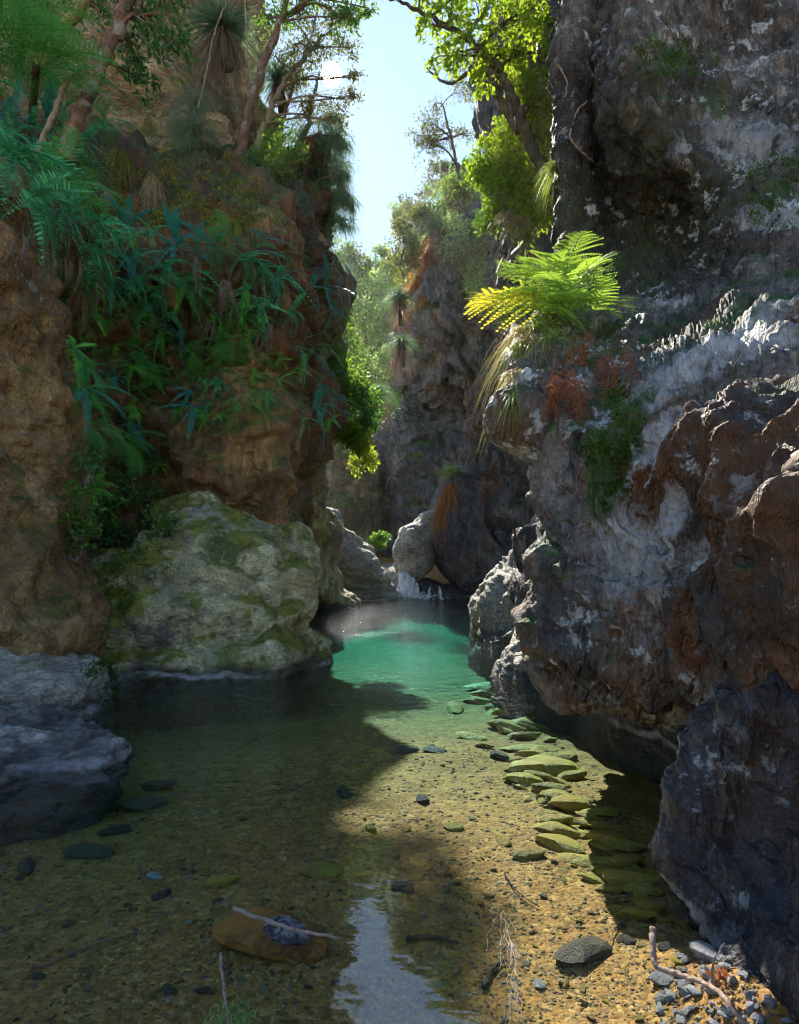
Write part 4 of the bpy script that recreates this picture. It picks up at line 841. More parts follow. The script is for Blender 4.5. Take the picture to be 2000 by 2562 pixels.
for k, (px, py) in enumerate(sorted(hang)):
    tussock(px, py, random.randint(90, 260), random.uniform(0.3, 0.85), M['mosshang'] if random.random() < 0.7 else M['strawblade'], f'hanging olive grass tuft, {ORD[k]} from the left on the ochre cliff', 'grass tufts on the ochre cliff', 2.1, 0.014, lift=-0.15)
for k, (px, py, L) in enumerate([(1300, 560, 1.0), (1320, 600, 0.9), (1270, 545, 0.8), (1350, 500, 0.8), (1370, 250, 0.7), (1390, 420, 0.6)]):
    tussock(px, py, 110, L*0.7, M['grassblade'] if k % 2 else M['strawblade'], ['straw coloured grass clump hanging under the lime shrubs', 'green grass clump just above the bracken', 'straw grass clump at the left end of the lime shrubs', 'green grass clump by the foot of the leaning tree', 'pale grass tuft on the high edge of the overhang', 'green grass tuft on the overhang edge by the leaning tree'][k], 'grass clumps by the leaning tree', 1.1, 0.014, Y=13.2 if k < 4 else None)
for k, (px, py, L) in enumerate([(1330, 850, 0.9), (1300, 880, 0.8), (1350, 820, 0.9), (1290, 940, 0.5), (1285, 1000, 0.4), (1380, 850, 0.8), (1310, 830, 0.8)]):
    tussock(px, py, 80, L*0.62, M['grassblade'] if k % 3 else M['strawblade'], f'drooping pale grass tuft, {ORD[k]} counted downward from the bracken'.replace('counted downward from', 'built up beside') if False else ['straw grass tuft at the left of the bracken foot', 'green grass tuft low on the overhang tip', 'green grass tuft right under the golden frond', 'thin straw grass tuft lower on the overhang tip', 'lowest small grass tuft on the overhang tip', 'green grass tuft under the bracken centre', 'straw grass tuft outermost on the brow'][k], 'grass tufts under the bracken', 1.3, 0.008, lift=0.1)
for k, (px, py) in enumerate([(1075, 640), (1050, 690), (1035, 730), (1065, 760), (1090, 610), (1025, 790)]):
    tussock(px, py, 170, 2.0, M['orangeblade'], f'orange dry grass clump, {ORD[k]} placed on the rim of the rock pillar'.replace(' placed', ''), 'orange grass on the pillar rim', 0.9, 0.05)
tussock(1130, 1185, 150, 1.2, M['paleshrub'], 'pale fern tuft on top of the orange edged prow', None, 0.5, 0.05)
for k, (px, py) in enumerate([(1125, 1215), (1112, 1250), (1105, 1290)]):  # the tufts' orange stands in for sun on the prow's rim
    tussock(px, py, 150, 0.9, M['orangeblade'], ['orange hanging tuft at the top of the rock prow', 'orange hanging tuft halfway down the prow edge', 'lowest orange hanging tuft on the prow edge'][k], 'orange tufts on the prow', 1.8, 0.04, lift=-0.2)
# ------------------------------------------------------------------ trees and shrubs
def part(mb, name, mat, root):
    for k in range(len(mb.v)): mb.v[k] = mb.v[k]-np.array(root.location, dtype=np.float32)
    return link(name, mb.mesh(name, mat), root)
def tree(name, trunk, blobs, bark, leaf, label, group=None, L=0.14, Wd=0.055, kind='broad', per=26, spread=0.22, cat='tree', droop=0.3, limb_r=0.35, extra=()):
    """trunk: (px,py,Y,radius) points from base up; blobs: (px,py,Y,radius,clumps) of the crown"""
    TP = np.array([W(a, b, c) for a, b, c, r in trunk]); TR = np.array([r for *_, r in trunk])
    root = empty(name, TP[0], label, cat, group)
    n = max(10, 5*len(TP)); C = cr(TP, n); C[2:-1] += rng.normal(size=(n-3, 3))*TR[0]*0.22; R = np.interp(np.linspace(0, len(TR)-1, n), range(len(TR)), TR)
    mb = MB(); mb.tube(C, R, 9); part(mb, 'trunk', bark, root)
    lm = MB(); lf = MB()
    for path in extra:
        q = cr(np.array([W(a, b, c) for a, b, c, r in path]), 14); q[1:] += rng.normal(size=(13, 3))*0.02
        lm.tube(q, np.interp(np.linspace(0, len(path)-1, 14), range(len(path)), [r for *_, r in path]), 6)
    for (px, py, Y, rad, nc) in blobs:
        c = W(px, py, Y)
        dist = np.linalg.norm(C-c, axis=1)+np.maximum(0, C[:, 2]-c[2]+0.2)*2.0
        i = int(np.argmin(dist)); s0 = C[i]; r0 = min(R[i]*0.7, 0.02+limb_r*0.1*rad)
        m_ = (s0+c)/2+rng.normal(size=3)*0.12*np.linalg.norm(c-s0)+np.array([0, 0, 0.08*np.linalg.norm(c-s0)])
        lp = cr(np.array([s0, m_, c]), 8); lm.tube(lp, np.linspace(r0, r0*0.35, 8), 6)
        for j in range(nc):
            v = rng.normal(size=3); v = v/np.linalg.norm(v)*rad*rng.random()**0.45
            e = c+v*np.array([1, 0.8, 0.9]); st = lp[rng.integers(3, 8)]
            mm = (st+e)/2+rng.normal(size=3)*0.12*rad
            tw = cr(np.array([st, mm, e]), 6); lm.tube(tw, np.linspace(r0*0.35, 0.004, 6), 4, cap=False)
            if kind == 'broad':
                k = int(per*rng.uniform(0.6, 1.4)); tt = rng.random(k)**0.6
                base = st+(e-st)*tt[:, None]*0.35+(e-st)*0.65*np.ones((k, 1))+rng.normal(size=(k, 3))*spread*rad*0.55
                D = rng.normal(size=(k, 3))+unit(e-st)*0.5-np.array([0, 0, droop]); cards(lf, base, D, L*rng.uniform(0.6, 1.25, k), Wd*rng.uniform(0.7, 1.2, k))
            else:
                k = int(per*rng.uniform(0.7, 1.3)); base = st+(e-st)*rng.uniform(0.4, 1.0, k)[:, None]+rng.normal(size=(k, 3))*spread*rad*0.3
                D = rng.normal(size=(k, 3))*0.6+unit(e-st)*0.6-np.array([0, 0, droop]); blades(lf, base, D, L*rng.uniform(0.5, 1.2, k), Wd, 0.5, 2)
    if lm.n: part(lm, 'limbs', bark, root)
    if lf.n: part(lf, 'crown', leaf, root)
    return root
def bush(px, py, Y, rad, n, leaf, label, group, L=0.12, Wd=0.05, flat=1.0, cat='shrub', bark=None, down=0.0, lobes=5):
    c = W(px, py, Y); root = empty('shrub', c-np.array([0, 0, rad*0.8]), label, cat, group)
    lf = MB(); lm = MB(); b = c-np.array([0, 0, rad*0.8])
    for j in range(lobes):
        v = rng.normal(size=3); v /= np.linalg.norm(v); lc = c+v*rad*np.array([0.65, 0.5, 0.65*flat]); lr = rad*rng.uniform(0.35, 0.65)
        lm.tube(cr(np.array([b, (b+lc)/2+rng.normal(size=3)*0.1*rad, lc]), 6), np.linspace(0.03*rad+0.01, 0.008, 6), 5, cap=False)
        k = n//lobes; u = rng.normal(size=(k, 3)); u = u/np.linalg.norm(u, axis=1)[:, None]*(rng.random(k)**0.4)[:, None]*lr
        u *= 1+0.35*pn(u*2.2/rad+j*9)[:, None]
        cards(lf, lc+u*np.array([1, 1, flat]), unit(u)*0.6+rng.normal(size=(k, 3))*0.8-np.array([0, 0, down]), L*rng.uniform(0.6, 1.3, k), Wd*rng.uniform(0.7, 1.2, k))
    part(lm, 'stems', bark or M['barkgrey'], root); part(lf, 'foliage', leaf, root)
    return root
# leaning trunks, top left
tree('leaning_tree', [(165, 400, 12.0, 0.16), (190, 310, 12.0, 0.15), (222, 225, 12.0, 0.145), (262, 130, 12, 0.135), (300, 55, 12, 0.125), (330, -40, 12, 0.11), (370, -220, 12, 0.09)],
     [(400, 20, 12.2, 0.9, 14), (330, 110, 12.5, 0.8, 10), (420, 110, 12.3, 0.7, 10), (450, -80, 12.4, 1.0, 12), (300, -80, 12.0, 1.0, 10), (350, 200, 12.8, 0.6, 6)], M['barkred'], M['darkleaf'], 'thick leaning tree trunk with pinkish bark above the fern bank', L=0.15, Wd=0.06, per=30)
tree('leaning_tree', [(100, 175, 12.6, 0.13), (130, 130, 12.6, 0.13), (165, 65, 12.6, 0.125), (205, 10, 12.6, 0.12), (240, -80, 12.6, 0.1), (270, -250, 12.6, 0.08)],
     [(200, -120, 12.6, 1.0, 12), (120, 10, 12.8, 0.8, 8), (240, 20, 13, 0.6, 6)], M['barkyellow'], M['darkleaf'], 'yellowish leaning trunk highest in the top left corner', L=0.15, Wd=0.06, per=26)
tree('leaning_sapling', [(85, 405, 11.4, 0.055), (110, 340, 11.4, 0.052), (145, 260, 11.4, 0.05), (170, 200, 11.4, 0.045), (195, 165, 11.4, 0.035)], [], M['barkpale'], M['darkleaf'], 'thin pale mottled sapling leaning beside the pinkish trunk', extra=[[(150, 250, 11.4, 0.02), (190, 130, 11.4, 0.015), (230, 140, 11.4, 0.006)]])
# slim tree reaching for the sun
tree('slim_tree', [(538, 590, 15.5, 0.15), (560, 510, 15.5, 0.14), (585, 430, 15.5, 0.13), (612, 330, 15.5, 0.12), (640, 220, 15.5, 0.11), (668, 140, 15.5, 0.10), (695, 70, 15.5, 0.085), (722, -10, 15.5, 0.075), (760, -160, 15.5, 0.05)],
     [(760, 20, 15.5, 0.8, 10), (840, 30, 15.6, 0.8, 12), (890, 45, 15.6, 0.45, 7), (800, -60, 15.4, 1.0, 14), (880, -60, 15.4, 0.8, 12), (700, -80, 15.5, 0.9, 8), (660, 30, 15.8, 0.6, 5), (920, 20, 15.5, 0.3, 4)], M['barkred'], M['midleaf'], 'slim reddish tree trunk leaning across the ochre cliff', L=0.14, Wd=0.055, per=30, spread=0.24)
tree('slim_tree', [(605, 490, 17.5, 0.11), (628, 420, 17.5, 0.105), (650, 350, 17.5, 0.10), (676, 280, 17.5, 0.09), (705, 215, 17.5, 0.075), (760, 150, 17.5, 0.06), (810, 90, 17.5, 0.04)],
     [(760, 190, 17.5, 0.8, 13), (810, 120, 17.5, 0.7, 10), (890, 235, 17.5, 0.3, 5), (790, 265, 17.6, 0.5, 9), (840, 70, 17.5, 0.5, 10), (895, 180, 17.5, 0.35, 6), (740, 110, 17.6, 0.7, 8), (710, 60, 17.8, 0.7, 8), (770, 290, 17.8, 0.6, 8), (880, 120, 17.4, 0.35, 7), (770, 120, 17.6, 0.7, 12), (870, 250, 17.5, 0.4, 8), (830, 300, 17.6, 0.5, 8), (690, 140, 17.9, 0.7, 8)], M['barkpale'], M['oliveleaf'], 'pale thin tree whose lacy crown covers the sun', L=0.12, Wd=0.045, per=34, spread=0.32, extra=[[(705, 215, 17.5, 0.04), (790, 190, 17.5, 0.025), (870, 195, 17.5, 0.015), (905, 180, 17.5, 0.006)]])
tree('slim_tree', [(655, 500, 18.2, 0.07), (680, 400, 18.2, 0.065), (715, 280, 18.2, 0.055), (750, 170, 18.2, 0.045), (790, 50, 18.2, 0.03), (810, -60, 18.2, 0.02)],
     [(790, 60, 18.2, 0.6, 8), (760, 130, 18.3, 0.5, 7), (730, 200, 18.3, 0.5, 6), (800, -30, 18.2, 0.7, 8)], M['barkgrey'], M['oliveleaf'], 'thinnest grey trunk rising between the slim trees', L=0.12, Wd=0.045, per=24, spread=0.3)
tree('she_oak', [(690, 620, 19.5, 0.13), (715, 520, 19.5, 0.12), (740, 420, 19.5, 0.11), (765, 330, 19.5, 0.09), (785, 250, 19.5, 0.06), (800, 180, 19.5, 0.03)],
     [(800, 340, 19.5, 0.9, 26), (845, 400, 19.5, 0.75, 24), (780, 430, 19.6, 0.9, 26), (850, 480, 19.5, 0.65, 22), (820, 560, 19.5, 0.7, 22), (865, 440, 19.4, 0.35, 10), (750, 350, 19.8, 0.8, 18), (840, 290, 19.4, 0.5, 12), (870, 560, 19.4, 0.4, 12), (740, 520, 19.8, 0.8, 14), (860, 350, 19.5, 0.6, 16), (830, 640, 19.3, 0.6, 14), (790, 600, 19.6, 0.7, 14), (880, 500, 19.3, 0.35, 10), (720, 440, 20, 0.8, 14)], M['barkgrey'], M['needle'], 'feathery grey-green she-oak drooping against the sky below the sun', L=0.40, Wd=0.014, kind='needle', per=42, spread=0.38, droop=0.7)
tree('she_oak', [(470, 420, 15.5, 0.05), (480, 340, 15.5, 0.045), (490, 250, 15.5, 0.035), (495, 190, 15.5, 0.02)],
     [(490, 250, 15.5, 0.6, 14), (500, 330, 15.4, 0.6, 14), (470, 390, 15.4, 0.55, 12), (460, 300, 15.4, 0.5, 12)], M['barkgrey'], M['needle'], 'small feathery she-oak growing on the ochre cliff face', L=0.35, Wd=0.010, kind='needle', per=36, spread=0.35, droop=0.5)
tree('sapling', [(612, 640, 14.2, 0.05), (630, 580, 14.2, 0.045), (655, 510, 14.2, 0.04), (675, 440, 14.2, 0.03), (690, 380, 14.2, 0.02)],
     [(690, 400, 14.2, 0.6, 10), (730, 430, 14.2, 0.55, 10), (660, 360, 14.3, 0.5, 8), (720, 350, 14.3, 0.5, 8), (650, 460, 14.3, 0.5, 7), (750, 400, 14.2, 0.4, 7)], M['barkyellow'], M['midleaf'], 'young yellow stemmed tree with loose leaves at the ledge end', L=0.13, Wd=0.06, per=16, spread=0.35)
bush(700, 590, 14.6, 0.75, 900, M['midleaf'], 'leafy shrub on the ledge above the tan column', 'ledge shrubs', 0.13, 0.05)
bush(650, 545, 15.2, 0.6, 600, M['paleshrub'], 'pale spiky shrub at the foot of the slim tree', 'ledge shrubs', 0.2, 0.03)
bush(800, 655, 19.0, 0.55, 700, M['yellowshrub'], 'sunlit shrub on top of the bulging pillar', 'ledge shrubs', 0.14, 0.05)
# creeper curtain on the pillar edge
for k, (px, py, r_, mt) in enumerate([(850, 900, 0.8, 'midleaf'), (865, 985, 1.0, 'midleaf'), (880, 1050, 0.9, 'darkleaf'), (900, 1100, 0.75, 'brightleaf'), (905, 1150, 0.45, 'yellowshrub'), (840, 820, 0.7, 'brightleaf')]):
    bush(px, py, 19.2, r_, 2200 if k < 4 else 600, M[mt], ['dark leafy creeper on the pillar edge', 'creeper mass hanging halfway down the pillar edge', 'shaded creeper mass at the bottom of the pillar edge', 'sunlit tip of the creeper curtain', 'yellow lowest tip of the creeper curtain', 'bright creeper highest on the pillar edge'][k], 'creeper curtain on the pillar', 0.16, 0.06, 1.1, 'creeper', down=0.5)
# right bright leaning tree
tree('leaning_tree', [(1395, 480, 13.0, 0.13), (1360, 420, 13, 0.13), (1325, 350, 13, 0.125), (1298, 280, 13, 0.12), (1272, 215, 13, 0.11), (1240, 165, 13, 0.10), (1195, 115, 13, 0.08), (1130, 70, 13, 0.06), (1060, 30, 13, 0.045), (1000, 5, 13, 0.03), (930, -20, 13, 0.02)],
     [(1130, 40, 13, 0.7, 12), (1200, 40, 13, 0.75, 14), (1270, 60, 13, 0.7, 14), (1320, 30, 13.2, 0.6, 12), (1160, 130, 13, 0.6, 12), (1100, 140, 13, 0.45, 7), (1080, 60, 13, 0.4, 6), (1250, 140, 13.1, 0.6, 12), (1320, 130, 13.2, 0.55, 10), (1190, -60, 13, 0.8, 12), (1300, -70, 13, 0.8, 12), (1060, -20, 13, 0.4, 5), (1210, 200, 13.1, 0.4, 6)], M['barkdark'], M['brightleaf'], 'dark leaning tree with backlit bright green leaves by the overhang', L=0.17, Wd=0.075, per=22, spread=0.26)
tree('dead_branch', [(1300, 330, 14.0, 0.10), (1260, 260, 14, 0.09), (1225, 190, 14, 0.08), (1180, 178, 14, 0.05), (1122, 205, 14, 0.035), (1062, 170, 14, 0.015)], [], M['barkgrey'], M['oliveleaf'], 'bare grey branch reaching into the sky gap', cat='branch')
for k, (px, py, Y, r_, mt, nn_) in enumerate([(1340, 230, 14.5, 0.7, 'yellowshrub', 1300), (1350, 320, 14.4, 0.7, 'yellowshrub', 1300), (1250, 370, 14.6, 0.7, 'brightleaf', 1100), (1300, 420, 14.4, 0.75, 'yellowshrub', 1400), (1230, 450, 14.8, 0.6, 'brightleaf', 900), (1350, 480, 14.0, 0.6, 'yellowshrub', 1000), (1270, 500, 14.2, 0.65, 'brightleaf', 1000), (1320, 540, 13.8, 0.55, 'yellowshrub', 900), (1215, 540, 15.2, 0.5, 'midleaf', 600)]):
    bush(px, py, Y, r_, nn_, M[mt], ['lime shrub highest beside the overhang edge', 'lime shrub behind the middle of the leaning trunk', 'bright shrub left of the leaning trunk', 'dense lime shrub in the middle of the sunlit bank', 'loose bright shrub at the outer side of the sunlit bank', 'lime shrub at the foot of the leaning tree', 'bright shrub just above the straw grass', 'lowest lime shrub right above the bracken', 'shaded shrub at the outer lower corner of the sunlit bank'][k], 'shrubs on the sunlit bank', 0.14, 0.06, lobes=7)
# trees further back on the right skyline
def far_tree(px, py, Y, hgt, label, leaf='oliveleaf', n=7, L=None, lean=0.0, rad=0.28, per=26):
    top = py-hgt
    bl = []
    for j in range(n):
        bl.append((px+lean*hgt+random.uniform(-0.38, 0.38)*hgt*0.8, top+random.uniform(-0.1, 0.6)*hgt, Y+random.uniform(-1, 1), hgt/F*Y*rad*random.uniform(0.6, 1.1)*0.8, 9))
    return tree('gum_tree', [(px, py, Y, 0.012*hgt/F*Y+0.03), (px+lean*hgt*0.5, py-hgt*0.5, Y, 0.009*hgt/F*Y+0.03), (px+lean*hgt, top+0.1*hgt, Y, 0.03)], bl, M['barkgrey'], M[leaf], label, 'gum trees on the skyline', L=L or 0.0055*Y, Wd=(L or 0.0055*Y)*0.42, per=per, spread=0.35)
far_tree(1150, 450, 27, 210, 'loose olive gum tree standing against the sky above the shrubs', lean=-0.2, n=9)
far_tree(1230, 350, 24, 230, 'gum tree behind the bright leaning tree', lean=-0.1, n=8)
far_tree(1215, 560, 26, 150, 'small gum tree in the shade of the cliff', leaf='midleaf', n=7)
far_tree(1060, 640, 92, 150, 'gum tree rising over the rock pillar rim', n=8)
far_tree(1000, 660, 105, 130, 'feathery gum tree on the back slope skyline', leaf='paleshrub', n=8)
far_tree(940, 720, 108, 110, 'pale gum tree low on the back slope skyline', leaf='paleshrub', n=7)
far_tree(890, 760, 106, 130, 'gum tree nearest the bulging pillar on the back slope', n=8)
far_tree(1110, 560, 98, 140, 'gum tree behind the top of the rock pillar', n=8)
far_tree(850, 730, 104, 110, 'grey gum tree just past the bulging pillar', leaf='paleshrub', n=7)
sl_ = scatter(26, (850, 690, 1010, 1130), 34)
for k, (px, py) in enumerate(sorted(sl_)):
    bush(px, py, 100+random.uniform(-6, 8), random.uniform(2.9, 4.6), 700, M[random.choice(['paleshrub', 'midleaf', 'brightleaf', 'paleshrub'])], f'pale scrub bush, {ORD[k]} from the left on the back slope', 'scrub on the back slope', 0.75, 0.32)
sl_ = [(1000, 620), (1030, 580), (1060, 550), (1010, 660), (1080, 520), (1120, 500), (1150, 480), (1180, 450), (1040, 620), (1150, 600), (1190, 640), (1210, 700)]
for k, (px, py) in enumerate(sorted(sl_)):
    bush(px, py, 46 if px < 1140 else 40, random.uniform(1.3, 2.0), 700, M[random.choice(['paleshrub', 'midleaf', 'oliveleaf'])], f'olive scrub bush, {ORD[k]} from the left around the pillar top', 'scrub around the pillar top', 0.32, 0.13)
bush(955, 1352, 36, 0.7, 700, M['midleaf'], 'round green bush beside the head of the waterfall', None, 0.2, 0.1, 0.7)
# small leafy plants in the wet nook
nook = scatter(14, (170, 1150, 420, 1390), 40)
for k, (px, py) in enumerate(sorted(nook)):
    loc, nn = hit(px, py)
    d_ = loc.y-0.15
    bush(px, py, d_, 0.32, 240, M[random.choice(['midleaf', 'darkleaf', 'midleaf'])], f'small leafy plant, {ORD[k]} from the left on the wet wall by the great boulder', 'leafy plants in the nook', 0.09, 0.045, cat='plant')
# ------------------------------------------------------------------ stones, gravel, sticks
def bed_at(px, py):
    d = np.array([(px-1000)/F, 1.0, (HZ-py)/F]); lo, hi = 0.5, 60.0
    for _ in range(40):
        m_ = (lo+hi)/2; z = H+d[2]*m_
        if z > bedz(np.array([d[0]*m_]), np.array([m_]))[0]: lo = m_
        else: hi = m_
    return np.array([d[0]*lo, lo, H+d[2]*lo])
def ico(sub):
    import bmesh
    bm = bmesh.new(); bmesh.ops.create_icosphere(bm, subdivisions=sub, radius=1.0)
    V = np.array([v.co[:] for v in bm.verts]); Fc = np.array([[v.index for v in f.verts] for f in bm.faces]); bm.free(); return V, Fc
IV, IF = ico(3); I2, F2 = ico(2); I1, F1 = ico(1)
def stone_mesh(name, mat, seed, flat=0.55, ang=0.25, hi=True):
    V, Fc = (IV, IF) if hi else (I2, F2)
    g = np.random.default_rng(seed); P = V.copy()
    P = P*(1+0.22*fbm(P*0.9+seed*3.1, 2))[:, None]
    for _ in range(13):      # knock flat faces onto it
        n = unit(g.normal(size=3)); h = g.uniform(0.45, 0.85); dd_ = P@n; P = P-np.outer(np.maximum(0, dd_-h)*0.93, n)
    P = P*(1+0.05*ridge(P*1.9+seed, 3)+0.02*pn(P*6+seed))[:, None]
    P = P*np.array([1.15, g.uniform(0.6, 0.95), flat*g.uniform(0.75, 1.2)])
    me = mesh_np(name, P, Fc, mat)
    me.set_sharp_from_angle(angle=math.radians(32))
    return me
ST = {k: [stone_mesh(k+'_mesh', M[k], 10*i+j, fl) for j in range(4)] for i, (k, fl) in enumerate((('stone', 0.55), ('algstone', 0.32), ('darkstone', 0.5), ('palestone', 0.55), ('redstone', 0.4)))}
SML = [stone_mesh('stone_piece', M['stone'], 90+j, 0.55, hi=False) for j in range(5)]
SMP = [stone_mesh('pale_piece', M['palestone'], 70+j, 0.6, hi=False) for j in range(4)]
def put_stone(px, py, wpx, mesh, name='stone', label=None, parent=None, sink=0.35, rot=None, tilt=0.15, scale=(1, 1, 1), group=None):
    p_ = bed_at(px, py); r = wpx/2/F*p_[1]
    o = link(name, mesh); o.location = Vector(p_)+Vector((0, r*0.3, r*0.5*(1-2*sink)*scale[2]))
    o.rotation_euler = (random.uniform(-tilt, tilt), random.uniform(-tilt, tilt), random.uniform(0, 6.28) if rot is None else rot)
    o.scale = (r*scale[0], r*scale[1], r*scale[2])
    if parent is not None: o.parent = parent
    if label: tag(o, label, 'stone', group)
    return o
# the stones that stand out
big = [
 (800, 2192, 100, 'algstone', 'flat olive stone in the shallows above the half sunk rust stone', 0.1),
 (1463, 2404, 160, 'darkstone', 'large dark flat stone on the sunny gravel', 0.3),
 (1587, 2217, 135, 'algstone', 'broad brownish olive slab near the shadow edge', -0.35),
 (1411, 2091, 140, 'algstone', 'long green algae slab, uppermost of the three overlapping ones', -0.4),
 (1405, 2127, 120, 'algstone', 'green algae slab in the middle of the three overlapping ones', -0.4),
 (1445, 2160, 125, 'algstone', 'green algae slab, lowest of the three overlapping ones', -0.4),
 (1328, 2149, 92, 'algstone', 'rounded mossy stone left of the green algae slabs', 0.1),
 (1516, 2149, 45, 'redstone', 'small round orange stone among the green slabs', 0.0),
 (1364, 1938, 165, 'algstone', 'wide ribbed yellow-green slab under the sunlit water', 0.15),
 (1317, 1880, 120, 'algstone', 'pale yellow-green slab farther out in the pool', 0.1),
 (1367, 1979, 75, 'algstone', 'yellow stone just below the wide ribbed slab', 0.1),
 (1405, 2008, 70, 'darkstone', 'dark stone tucked under the yellow stone', 0.2),
 (1457, 2032, 80, 'algstone', 'olive stone beside the shadow edge above the long green slab', 0.2),
 (1252, 1728, 170, 'algstone', 'sunken yellow-green slab at the foot of the pale craggy rock', 0.2),
 (1375, 1790, 100, 'algstone', 'sunken orange-olive slab deep under the overhang tip', 0.2),
 (364, 2026, 125, 'darkstone', 'dark sunken boulder in the shaded shallows', 0.2),
 (387, 1978, 95, 'darkstone', 'dark sunken stone behind the larger sunken boulder', 0.0),
 (281, 2088, 80, 'darkstone', 'flat dark sunken stone near the slate rock', 0.0),
 (217, 2145, 105, 'darkstone', 'broad dark sunken stone close to the slate rock', 0.2),
 (240, 2040, 120, 'darkstone', 'dark sunken stone against the foot of the slate rock', 0.2),
 (384, 2199, 42, 'palestone', 'blue-grey round pebble on the shaded gravel', 0.0),
 (560, 2314, 48, 'algstone', 'small yellow stone just above the rust stone', -0.4),
 (1663, 2462, 60, 'palestone', 'wet grey stone breaking the water at the pebble bank', 0.0),
 (1721, 2469, 46, 'palestone', 'smooth pale grey stone at the edge of the pebble bank', 0.0),
 (1780, 2402, 90, 'palestone', 'blue-grey stone against the foot of the dark slab', -0.6),
 (1010, 1885, 75, 'darkstone', 'dark stone under the water in the middle of the pool', 0.0),
 (1091, 1883, 55, 'darkstone', 'small olive-dark stone right of the mid pool stone', 0.0),
]
for k, (px, py, wp, mk, lab, rt) in enumerate(big):
    put_stone(px, py, wp, ST[mk][k % 4], 'stone', lab, sink=0.38 if mk != 'algstone' else 0.45, rot=rt, scale=(1.05, 0.9, 0.8 if mk == 'darkstone' else 1.0), tilt=0.1)
# half sunk rust stone with its wet top
p_ = bed_at(660, 2395); rs = link('stone', stone_mesh('rust_stone_mesh', M['redstone'], 341, 0.5)); rs.location = Vector((p_[0], p_[1]+0.10, -0.105)); rs.scale = (0.30, 0.22, 0.26); rs.rotation_euler = (0.12, 0.06, -0.25)
tag(rs, 'half sunk rust orange stone with a wet white crest breaking the water', 'stone')
p_ = W(715, 2345, 2.62); crest = link('wet_crest', stone_mesh('wet_crest_mesh', M['wetcrest'], 337, 0.5))
crest.parent = rs; crest.matrix_parent_inverse = Matrix.Identity(4)
bpy.context.view_layer.update()
crest.matrix_local = rs.matrix_world.inverted() @ (Matrix.Translation((p_[0], p_[1]+0.02, 0.0)) @ Matrix.Rotation(-0.25, 4, 'Z') @ Matrix.Diagonal((0.12, 0.065, 0.11, 1)))
# lesser stones, pieces of the bed
extra = [(1437, 2015, 45, 'algstone'), (1358, 2008, 50, 'algstone'), (1320, 2006, 32, 'algstone'), (1258, 2111, 62, 'algstone'), (1135, 2076, 52, 'algstone'), (1311, 1958, 58, 'algstone'), (1469, 2064, 72, 'algstone'), (1510, 2123, 80, 'algstone'), (1540, 2173, 55, 'algstone'), (1507, 2187, 48, 'algstone'), (1610, 2249, 68, 'algstone'), (1563, 2257, 28, 'algstone'), (1686, 2283, 45, 'stone'), (1645, 2298, 52, 'algstone'), (1669, 2374, 42, 'darkstone'), (1704, 2412, 50, 'algstone'), (1604, 2368, 32, 'stone'), (1575, 2362, 48, 'darkstone'), (1352, 2470, 42, 'palestone'), (1460, 2478, 26, 'algstone'), (1205, 2268, 36, 'redstone'), (1097, 2467, 27, 'palestone'),
         (399, 2245, 48, 'darkstone'), (545, 2257, 27, 'darkstone'), (557, 2216, 85, 'algstone'), (504, 2486, 40, 'darkstone'), (422, 2486, 48, 'darkstone'), (59, 2180, 90, 'darkstone'), (94, 2449, 40, 'darkstone'), (657, 2112, 44, 'algstone'), (710, 2436, 36, 'redstone'), (1235, 1786, 70, 'algstone'), (1281, 1822, 115, 'algstone'), (1410, 1827, 70, 'algstone'), (1346, 1890, 70, 'algstone'), (1000, 2230, 70, 'darkstone'), (1060, 2010, 60, 'darkstone'), (860, 1990, 70, 'darkstone'), (1180, 1850, 90, 'algstone'), (1140, 1780, 90, 'algstone'), (1250, 1900, 70, 'darkstone'), (930, 2080, 55, 'algstone'), (1300, 1850, 60, 'algstone'), (1200, 1760, 80, 'algstone'), (1420, 1900, 60, 'algstone'), (1440, 1950, 55, 'algstone')]
for px, py, wp, mk in extra: put_stone(px, py, wp, random.choice(ST[mk]), 'stone', parent=creek_bed, sink=0.4)
for k in range(85):     # the run of yellow-green slabs along the sunny side
    u_ = random.random(); px = 1225+(1665-1225)*u_**1.15+random.gauss(0, 48); py = 1725+(2300-1725)*u_+random.gauss(0, 22)
    if px > 1440+(py-1880)*0.62 or px < 1150: continue
    put_stone(px, py, random.choice([36, 44, 55, 70, 88, 105]), random.choice(ST['algstone']), 'stone', parent=creek_bed, sink=random.uniform(0.2, 0.5), rot=random.uniform(-0.6, 0.4), tilt=0.25, scale=(1.1, 0.85, 1.15))
nst = 0
while nst < 150:
    px = random.uniform(-60, 1780); py = 1900+680*random.random()**0.8
    if px > 1440+(py-1880)*0.5: continue
    right_side = px > 1100+random.uniform(-250, 350)
    put_stone(px, py, random.choice([16, 18, 20, 24, 28, 34]), random.choice(ST['algstone']) if right_side and random.random() < 0.45 else random.choice(SML), 'stone', parent=creek_bed, sink=0.2, tilt=0.5); nst += 1
for k in range(130):     # dry pale pebbles of the bank
    px = random.uniform(1640, 1990); py = random.uniform(2400, 2590)
    if py < 2400+(1720-px)*0.6: continue
    put_stone(px, py, random.choice([16, 20, 24, 30, 38]), random.choice(SMP), 'stone', parent=creek_bed, sink=0.1, tilt=0.5)
